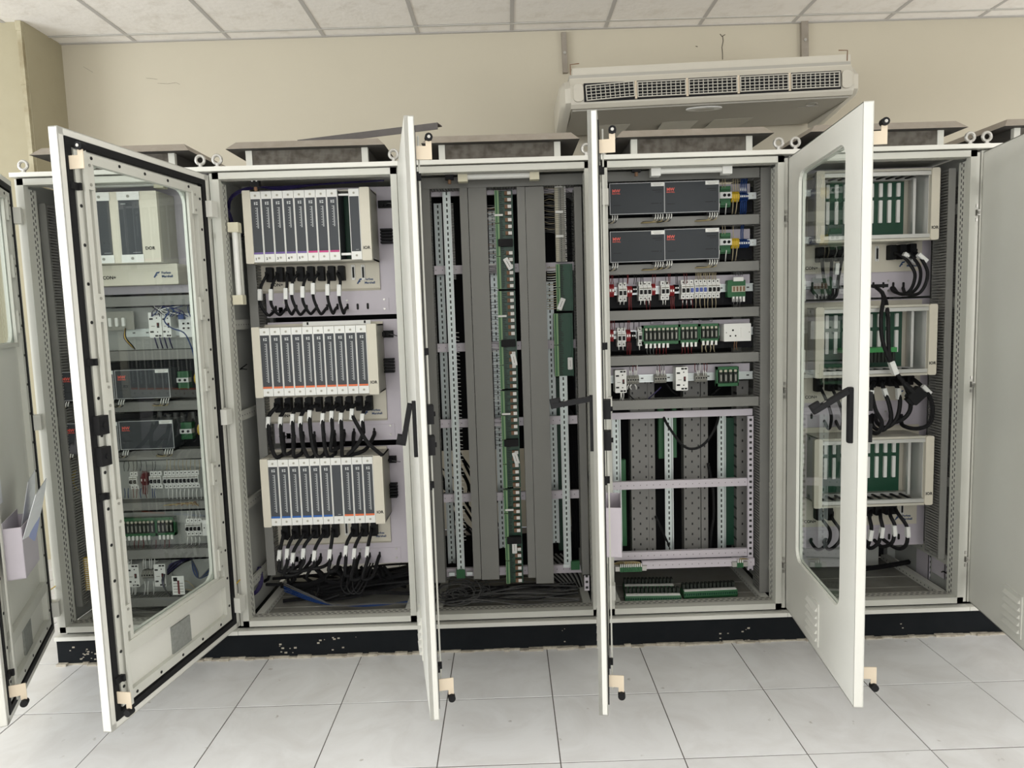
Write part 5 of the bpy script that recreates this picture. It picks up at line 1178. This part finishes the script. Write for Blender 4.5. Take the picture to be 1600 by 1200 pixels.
mid5 = [((590, 672), [(620, 700, .2), (610, 760, .17), (640, 900, .15), (690, 1000, .14), (660, 1080, .14), (600, 1060, .2), (590, 940, .295)], (600, 790, .168, 10)),
        ((660, 667), [(690, 690, .2), (715, 770, .17), (750, 870, .15), (760, 980, .14), (700, 1060, .14), (620, 1030, .2), (610, 930, .295)], (716, 775, .168, -18)),
        ((735, 662), [(790, 690, .19), (820, 760, .16), (830, 860, .15), (800, 980, .14), (720, 1040, .15), (650, 1000, .2), (640, 930, .295)], (818, 775, .158, -4)),
        ((805, 658), [(860, 690, .18), (905, 800, .14), (910, 900, .12), (860, 970, .12), (780, 1000, .15), (760, 960, .2), (760, 930, .295)], None),
        ((880, 652), [(960, 680, .17), (1040, 760, .12), (1085, 880, .09), (1060, 1010, .09), (960, 1050, .12), (850, 1020, .18), (840, 940, .295)], (1035, 745, .12, -45))]
for i, (pl, pts, tg) in enumerate(mid5): c5(ORD[i]+' black cable from the door edge looping under the middle card cage', z5b, pl, pts, tg, .0092)
for i, x in enumerate((175, 265, 340)): c5(['left', 'middle', 'right'][i]+' of three black plugs seen through the glass under the middle cage', z5b, (x, 705-4*i), [(x+40, 740, .21), (x+90, 850, .18), (x+120, 960, .16), (x+100, 1050, .2), (x+60, 980, .295)], None, .007)
low5 = [((590, 645), [(620, 720, .19), (635, 800, .17), (625, 870, .165), (610, 940, .17), (560, 960, .22), (520, 900, .295)], (625, 868, .165, 8)),
        ((660, 640), [(710, 730, .18), (725, 800, .165), (715, 850, .16), (690, 930, .165), (620, 975, .2), (590, 900, .295)], (717, 845, .16, 6)),
        ((740, 635), [(790, 710, .18), (822, 780, .155), (822, 850, .15), (800, 930, .155), (720, 960, .2), (650, 900, .295)], (819, 830, .15, -5)),
        ((780, 630), [(850, 690, .17), (915, 780, .14), (930, 850, .135), (915, 950, .14), (840, 975, .18), (720, 895, .295)], (928, 840, .135, -4))]
for i, (pl, pts, tg) in enumerate(low5): c5(ORD[i]+' black cable from the door edge looping under the bottom card cage', z5c, pl, pts, tg, .0085)
for i, x in enumerate((185, 270)): c5(['left', 'right'][i]+' of two black cables seen through the glass under the bottom cage', z5c, (x, 680), [(x+50, 740, .2), (x+110, 830, .17), (x+100, 920, .16), (x+20, 985, .18), (x-40+20*i, 930, .25), (x-40+40*i, 890, .295)], None, .0075)
slots(pan5[0], [z5(x, 1012) for x in (160, 245, 330, 680, 765, 850, 937)]); slots(pan5[2], [z5c(x, 880) for x in (780, 858)])
slots(pan5[1], [z5b(140, 950)])
part(pan5[0], 'cable_slit', MB().box(-.22, .19, -.005, -.003, .045, .060), 'ink')
# the unplugged cable hanging across the middle cage
c = P(*z5b(690, -10), .16)
t = thing('data_cable', 'unplugged black cable dangling across the middle card cage', 'cable', c, 'black data cables')
pts = [P(*z5b(640, -60), .2), P(*z5b(700, 10), .12), P(*z5b(682, 180), .06), P(*z5b(690, 340), .05), P(*z5b(730, 470), .05), P(*z5b(790, 590), .05), P(*z5b(860, 690), .06)]
part(t, 'cord', MB().tube([p-c for p in spline(pts, 6)], .0085, 7), 'cord', smooth=True)
pts = [P(*z5b(690, -20), .2), P(*z5b(722, 60), .13), P(*z5b(738, 200), .07), P(*z5b(740, 340), .055), P(*z5b(750, 480), .055), P(*z5b(790, 590), .055)]
part(t, 'cord', MB().tube([p-c for p in spline(pts, 6)], .0085, 7), 'cord', smooth=True)
part(t, 'cable_tag', MB().rbox(-.011, .011, -.012, .010, -.030, .030, .002).box(-.006, .006, -.0126, -.012, -.02, .02, 1), ['clear', 'white'], P(*z5b(778, 575), .05)-c, (0, R(-22), 0))
part(t, 'plug', MB().rbox(-.028, .028, -.015, .015, -.034, .034, .005).box(-.02, .02, -.011, .011, -.045, -.034), 'black', P(*z5b(955, 790), .06)-c, (0, R(48), 0)); part(t, 'boot', MB().tube([P(*z5b(860, 690), .06)-c, P(*z5b(930, 765), .06)-c], [.010, .018], 8), 'black')
t = thing('terminal_module', 'bright green terminal module left lying inside the middle card cage', 'terminal block', P(*z5b(640, 530), .17), 'loose terminal modules')
part(t, 'carrier', MB().box(-.15, .085, -.02, .05, .045, .066), 'brightgreen')
me = MB().box(-.006, .006, -.015, .03, 0, .045).mesh('relay', 'relay')
for i in range(14): obj('relay', me, t, (-.14+.0165*i, 0, 0))
# ducts, posts on the right
p0, p1 = P(1470, 285, .22), P(1452, 880, .22)
comb_duct('tall comb-edged grey duct right of the empty card cages', 3.915, 3.945, .085, .19, P(1465, 857, .22).z, P(1475, 272, .22).z)
comb_duct('second comb-edged duct deep at the right side of the card cage cabinet', 3.972, 3.988, .10, .27, P(1465, 850, .3).z, P(1475, 300, .3).z)
for i, (u, v0, v1, Y) in enumerate(((1430, 858, 888, .50), (1455.5, 854, 905, .27), (1481, 870, 905, .14))):
    a, b = P(u, v0, Y), P(u, v1, Y); o = part(None, 'punched_post', MB().box(-.0125, .0125, 0, .003, -(a.z-b.z)/2, (a.z-b.z)/2).box(-.0125, -.010, 0, .10, -(a.z-b.z)/2, (a.z-b.z)/2), 'perf_lav'); o.location = (a.x, Y, (a.z+b.z)/2); tag(o, ['far', 'middle', 'near'][i]+' punched lavender post foot at the lower right of the card cage cabinet', 'post', 'punched posts')
o = part(None, 'rear_plate', MB().box(-.27, .25, 0, .003, -.95, .95), 'inside'); o.location = (3.60, .47, 1.10); tag(o, 'grey steel plate at the back of the card cage cabinet', 'plate')
wl = Wires()
for j in range(3): wl.w([P(1467, 300+j*6, .26), P(1472, 312+j*3, .2), P(1470, 330+j*4, .22)], 'violetwire', .005)
wl.w([P(1469, 895, .2), P(1474, 893, .13), P(1480, 896, .12), P(1486, 892, .13)], 'cord', .003)
wl.w([P(1340, 890, .3), P(1380, 885, .35), P(1420, 878, .42)], 'cord', .012)
wl.done('few violet and black leads at the right of the card cage cabinet')
for i, (u, v) in enumerate(((1467, 541), (1466, 549))):
    o = part(None, 'cable_label', MB().rbox(-.014, .014, 0, .004, -.006, .006, .002), 'white'); o.location = P(u, v, .17); tag(o, ['upper', 'lower'][i]+' white cable label by the duct right of the middle cage', 'label', 'white cable labels')

# ------------------------------------------------------------------ first cabinet, behind the glass door
DY = -.08
X0, X1 = .085, .735
b = P(230, 459, .285); tt = P(230, 292, .285)
t = thing('equipment_panel', 'lavender steel panel at the top of the leftmost cabinet', 'panel', (.41, .285+DY, b.z), 'lavender equipment panels'); part(t, 'sheet', MB().box(-.325, .33, 0, .004, 0, tt.z-b.z), 'lavender')
c = P(174, 356, .12); c.x = (P(100, 356, .12).x+P(248, 356, .12).x)/2
t = thing('controller_rack', 'cream controller rack with two wide dark modules behind the glass door', 'module rack', c)
W = (P(248, 356, .12).x-P(100, 356, .12).x)/2; Hh = .147
part(t, 'fascia', MB().rbox(-W, W, .0, .02, -Hh, Hh, .003), 'beige'); part(t, 'housing', MB().box(-W+.004, W, .02, .16, -Hh, Hh), 'beigeside')
for u0, u1 in ((104, 131), (144, 173.5), (188, 220)):
    a, b = P(u0, 356, .12), P(u1, 356, .12); x0, x1 = a.x-c.x, b.x-c.x
    mo = part(t, 'module', MB().box(x0-.004, x1+.004, -.003, .0, Hh-.036, Hh-.001).box(x0-.004, x1+.004, -.003, 0, -Hh+.001, -Hh+.034).cyl(((x0+x1)/2, 0, Hh-.02), .006, -.005, -.003, 'y', 10, 1).cyl(((x0+x1)/2, 0, -Hh+.018), .006, -.005, -.003, 'y', 10, 1), ['white', 'terminalgrey'])
    part(mo, 'face_plate', MB().box(x0, x1, -.002, .0, -Hh+.034, Hh-.036).box(x0+(x1-x0)*.55, x1-.006, -.0026, -.002, -Hh+.042, -Hh+.0432, 1).box(x0+.01, x0+.03, -.0026, -.002, Hh-.052, Hh-.050, 1), ['faceplate', 'print'])
lettering(t, 'DOR', .013, 'ink', (W-.042, -.0006, -Hh+.058))
a, b = P(110, 412, .19), P(279, 442, .19)
part(t, 'lower_cover', MB().rbox(a.x-c.x, b.x-c.x, .07, .16, b.z-c.z-.004, -Hh-.002, .004), 'beige')
logo(t, b.x-c.x-.105, .069, b.z-c.z+.035, 1.35); lettering(t, 'CON+', .014, 'ink', (P(171, 433, .19).x-c.x, .069, b.z-c.z+.030))
for i, (v, lab) in enumerate(((470, 'first'), (555, 'second'), (635, 'third'), (711, 'fourth'), (791, 'fifth'), (866, 'sixth'), (941, 'seventh'))):
    z = P(235, v, .22).z; h = (14.5 if i != 4 else 12)*S(.22)/2; comb_duct(lab+' horizontal grey duct from the top in the leftmost cabinet', X0, X1, .22, .292, z-h, z+h, vertical=False)
for i, (v0, v1) in enumerate(((480, 546), (565, 626), (645, 703), (720, 782), (800, 858), (876, 932), (952, 975))):
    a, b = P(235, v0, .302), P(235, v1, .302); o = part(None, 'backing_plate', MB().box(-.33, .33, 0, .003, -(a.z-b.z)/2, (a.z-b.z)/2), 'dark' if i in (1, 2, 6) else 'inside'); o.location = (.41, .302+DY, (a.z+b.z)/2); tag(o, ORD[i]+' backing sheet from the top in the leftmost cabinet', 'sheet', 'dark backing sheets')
comb_duct('tall comb-edged grey duct at the left of the leftmost cabinet', .035, .066, .18, .245, .22, 2.0)
comb_duct('second tall comb-edged duct near the left side of the leftmost cabinet', .012, .022, .26, .33, .35, 1.95)
wl = Wires(); rr = random.Random(2)
for j in range(6): wl.w([(.045+.004*j, .24-.01*(j % 3), 1.9), (.05+.003*j, .23, 1.5), (.05+.004*j, .22+.01*(j % 2), 1.1), (.055, .22, .7), (.06, .22, .3)], 'violetwire' if j < 3 else 'bluewire' if j < 4 else 'cord', .006)
for j in range(3): wl.w([(.06, .2, .86-.02*j), (.045+.006*j, .15, .82), (.05, .15, .76), (.07, .2, .70)], 'yellow', .0025)
for j in range(3): wl.w([(.08, .2, 1.76-.28*(j % 2)), (.05, .18, 1.75-.28*(j % 2)-.01*j), (.04, .22, 1.70-.25*(j % 2))], 'violetwire', .003)
for j in range(8): wl.w([(.05+.01*j, .2, .42), (.06+.008*j, .17, .34), (.10+.01*j, .16, .22), (.16+.02*j, .2, .17)], 'cord' if j % 2 else 'greywire', .006)
wl.done('violet, blue and yellow leads along the left side of the leftmost cabinet')
for i, (x, z, m, lab) in enumerate(((.075, .36, 'yellow', 'yellow terminal strip low at the left of the leftmost cabinet'), (.115, .34, 'green', 'green terminal strip low at the left of the leftmost cabinet'))):
    t = thing('terminal_strip', lab, 'terminal block', (x, .14, z), 'terminal strips at the foot')
    me = MB().box(-.014, .014, 0, .03, -.004, .004).box(-.006, .006, -.003, 0, -.002, .002, 1).mesh('terminal', [m, 'white'])
    for j in range(16): obj('terminal', me, t, (0, 0, .0095*(j-8)))
# network row
def y2(x, y): return (160+x/6.667, 460+y/6.667)
def y3(x, y): return (160+x/6.667, 640+y/6.667)
def y4(x, y): return (160+x/6.667, 800+y/6.667)
white_unit('left of two white converter modules behind the glass door, upper row', *y2(550, 320), .235, 19, 38); white_unit('right of two white converter modules behind the glass door, upper row', *y2(668, 320), .24, 13, 37)
t = thing('network_switch', 'grey network switch with four ports behind the glass door', 'network switch', P(*y2(872, 320), .235)); s = S(.235)
part(t, 'body', MB().box(-11*s, 11*s, 0, .06, -18*s, 18*s), 'clear')
for i in range(4): part(t, 'port', MB().box(-3*s, 3*s, -.002, 0, -2.6*s, 2.6*s).box(-1.6*s, 1.6*s, -.003, -.002, -1.4*s, 1.4*s, 1), ['white', 'ink'], ((-3.5+7*(i % 2))*s, 0, (2.5-7*(i//2))*s))
part(t, 'blue_plug', MB().box(-8*s, 0, -.02, 0, 9*s, 16*s), 'blue')
t = thing('adapter_plate', 'grey plate with a row of white sockets behind the glass door', 'plate', P(*y2(150, 290), .25)); s = S(.25)
part(t, 'plate', MB().box(-30*s, 26*s, 0, .004, -12*s, 16*s), 'terminalgrey')
for x in (-18, -8.5, 1.5, 11.5): part(t, 'socket', MB().rbox((x-2.2)*s, (x+2.2)*s, -.012, 0, -6.5*s, 6.5*s, .004), 'white')
hrail('zinc rail behind the converter modules in the leftmost cabinet', .30, X1, P(*y2(400, 400), .28).z, .283)
wl = Wires(); rr = random.Random(31)
for j in range(16): wl.w([P(*y2(490+rr.uniform(0, 420), 110), .25), P(*y2(520+rr.uniform(0, 380), 160), .215), P(*y2(500+rr.uniform(0, 420), 230), .225)], rr.choice(['cord', 'violetwire', 'bluewire', 'greywire', 'white']), .0022)
wl.w([P(*y2(700, 180), .2), P(*y2(645, 270), .19), P(*y2(720, 350), .18), P(*y2(850, 400), .18), P(*y2(920, 530), .18), P(*y2(965, 680), .2)], 'bluewire', .003)
for j in range(4): wl.w([P(*y2(545+j*50, 450), .235), P(*y2(560+j*50, 500), .22), P(*y2(580+j*50, 560), .25)], 'violetwire', .003)
for j in range(3): wl.w([P(*y2(240, 350), .24), P(*y2(225+j*10, 450), .21), P(*y2(290+j*10, 530), .22), P(*y2(340, 570), .25)], ['violetwire', 'yellow', 'cord'][j], .003)
wl.done('blue and violet leads around the converter modules behind the glass door')
# power supplies
for (u, v), lab in (((136, 603), 'upper left power supply of the leftmost cabinet, partly behind the door edge'), ((222.5, 600), 'upper right power supply behind the glass door'), ((143, 683), 'lower left power supply of the leftmost cabinet, partly behind the door edge'), ((229, 679.5), 'lower right power supply behind the glass door')): psu(lab, u, v, .19, 82, 44)
for i, (u, v) in enumerate(((285, 594), (290, 674))):
    wd = ['upper', 'lower'][i]; s = S(.24); t = thing('relay_module', wd+' relay module beside the power supplies behind the glass door', 'relay', P(u, v, .24), 'relay modules beside the supplies')
    part(t, 'face', MB().box(-9*s, 9*s, 0, .03, -3.5*s, 3.5*s), 'clear'); part(t, 'base', MB().box(-9*s, 8*s, .012, .045, -13*s, 13*s), 'green')
    for x in (-4*s, 4*s): part(t, 'button', MB().cyl((x, 0, 0), 2*s, -.003, 0, 'y', 12), 'black')
    terminals(wd+' yellow terminal block at the right behind the glass door', u+22, v-2, .245, 8, 16, 'yellow', 3, tipm='yellow')
# breakers
breaker('two-pole breaker at the left behind the glass door', *y3(318, 745), .245, 2, 'black', sc=.95); breaker('three-pole breaker behind the glass door', *y3(548, 738), .245, 3, 'black', sc=.95); breaker('long nine-pole breaker row behind the glass door', *y3(815, 732), .245, 9, 'black', sc=.95)
terminals('red terminal block behind the glass door between the breakers', *y3(425, 735), .25, 8, 18, 'redwire', 2)
relay_board('green relay board with eight relays behind the glass door', *y4(370, 165), .235, 54, 29, 8, tags=7); relay_board('green relay board with four relays behind the glass door', *y4(650, 155), .235, 29, 29, 4, tags=4)
breaker('four-pole breaker at the right behind the glass door', *y4(945, 165), .245, 4, 'black', sc=.95)
t = thing('power_socket', 'white power socket at the right behind the glass door', 'socket', P(*y4(1080, 165), .22)); part(t, 'box', MB().box(-.017, .03, 0, .06, -.036, .036), 'white'); part(t, 'screw', MB().cyl((-.008, 0, 0), .003, -.001, 0, 'y', 8), 'ink')
white_unit('left of two white converter modules behind the glass door, lower row', *y4(318, 665), .235, 19, 36); white_unit('right of two white converter modules behind the glass door, lower row', *y4(600, 660), .235, 18, 36)
terminals('grey terminal group between the lower converter modules behind the glass door', *y4(465, 660), .255, 20, 13, 'terminalgrey', 5, tipm='ink')
t = thing('striped_label', 'bright striped white label hanging low behind the glass door', 'label', P(*y4(790, 765), .16)); s = S(.16)
part(t, 'card', MB().box(-9.5*s, 9.5*s, 0, .003, -15*s, 15*s), 'white'); part(t, 'bars', MB().box(-1*s, 2*s, -.001, 0, -14*s, 8*s), 'redwire'); part(t, 'window', MB().box(-7*s, -1*s, -.001, 0, 7*s, 13*s), 'ink')
for i in range(4): part(t, 'stripe', MB().box(-7.5*s, 8*s, -.0008, 0, (-11+4.6*i)*s, (-10+4.6*i)*s), 'terminalgrey')
wl = Wires(); rr = random.Random(77)
def q(f, x, y0, y1, m, r=.0018): wl.w([P(*f(x, y0), .24), P(*f(x+rr.uniform(-8, 8), (y0+y1)/2), .234), P(*f(x+rr.uniform(-8, 8), y1), .25)], m, r)
for x in range(670, 1010, 42): q(y3, x, 520, 630, 'tanwire'); q(y3, x+20, 825, 930, 'white')
for x in (230, 270, 320, 360, 400, 455, 520, 550): q(y3, x, 540, 640, 'greywire'); q(y3, x, 820, 920, rr.choice(['bluewire', 'greywire', 'white', 'redwire']))
for x in range(420, 470, 14): q(y3, x, 640, 880, 'redwire')
for x in range(200, 700, 45): q(y4, x, 290, 380, rr.choice(['redwire', 'greywire']))
for x in (890, 930, 970, 1010): q(y4, x, -10, 70, 'white'); q(y4, x, 260, 340, 'white')
for x in (270, 300, 430, 450, 490, 510, 545): q(y4, x, 480, 590, 'white')
for x in (310, 330, 345, 440, 480, 530): q(y4, x, 720, 860, 'white')
for j in range(6): wl.w([P(*y4(680, 600+j*10), .24), P(*y4(720+j*20, 540), .2), P(*y4(860+j*15, 490), .25)], 'cord' if j % 2 else 'violetwire', .004)
for j in range(4): wl.w([P(*y4(930, 490), .25), P(*y4(950+j*15, 620), .2), P(*y4(1010, 690), .2), P(*y4(1110, 650-20*j), .22)], 'greywire' if j % 2 else 'bluewire', .003)
for j in range(2): wl.w([P(*y4(840, 720+80*j), .17), P(*y4(900, 730+80*j), .18), P(*y4(980, 820), .2)], 'tanwire', .002)
for j in range(5): wl.w([P(*y4(650, 640), .24), P(*y4(620+j*5, 720), .2), P(*y4(660, 820), .2), P(*y4(740, 890), .25)], 'violetwire' if j % 2 else 'greywire', .003)
for j in range(6): wl.w([P(*y3(640+60*j, 1000), .21), P(*y3(760+40*j, 985-5*j), .205), P(*y3(1000, 985+4*j), .21)], 'rusty' if j % 2 else 'yellowwire', .0025)
for j in range(8): wl.w([(.15+.05*j, .2, .22), (.3+.03*j, .18+.01*j, .18), (.5, .22, .17), (.7, .2+.02*j, .19)], 'cord', .009)
wl.done('loose wires between the breaker and relay rows behind the glass door')
pc = P(195, 288, .16); tube_lamp('tube lamp with cream end across the top of the leftmost cabinet', pc-Vector((.17, 0, 0)), pc+Vector((.17, 0, 0)), False)
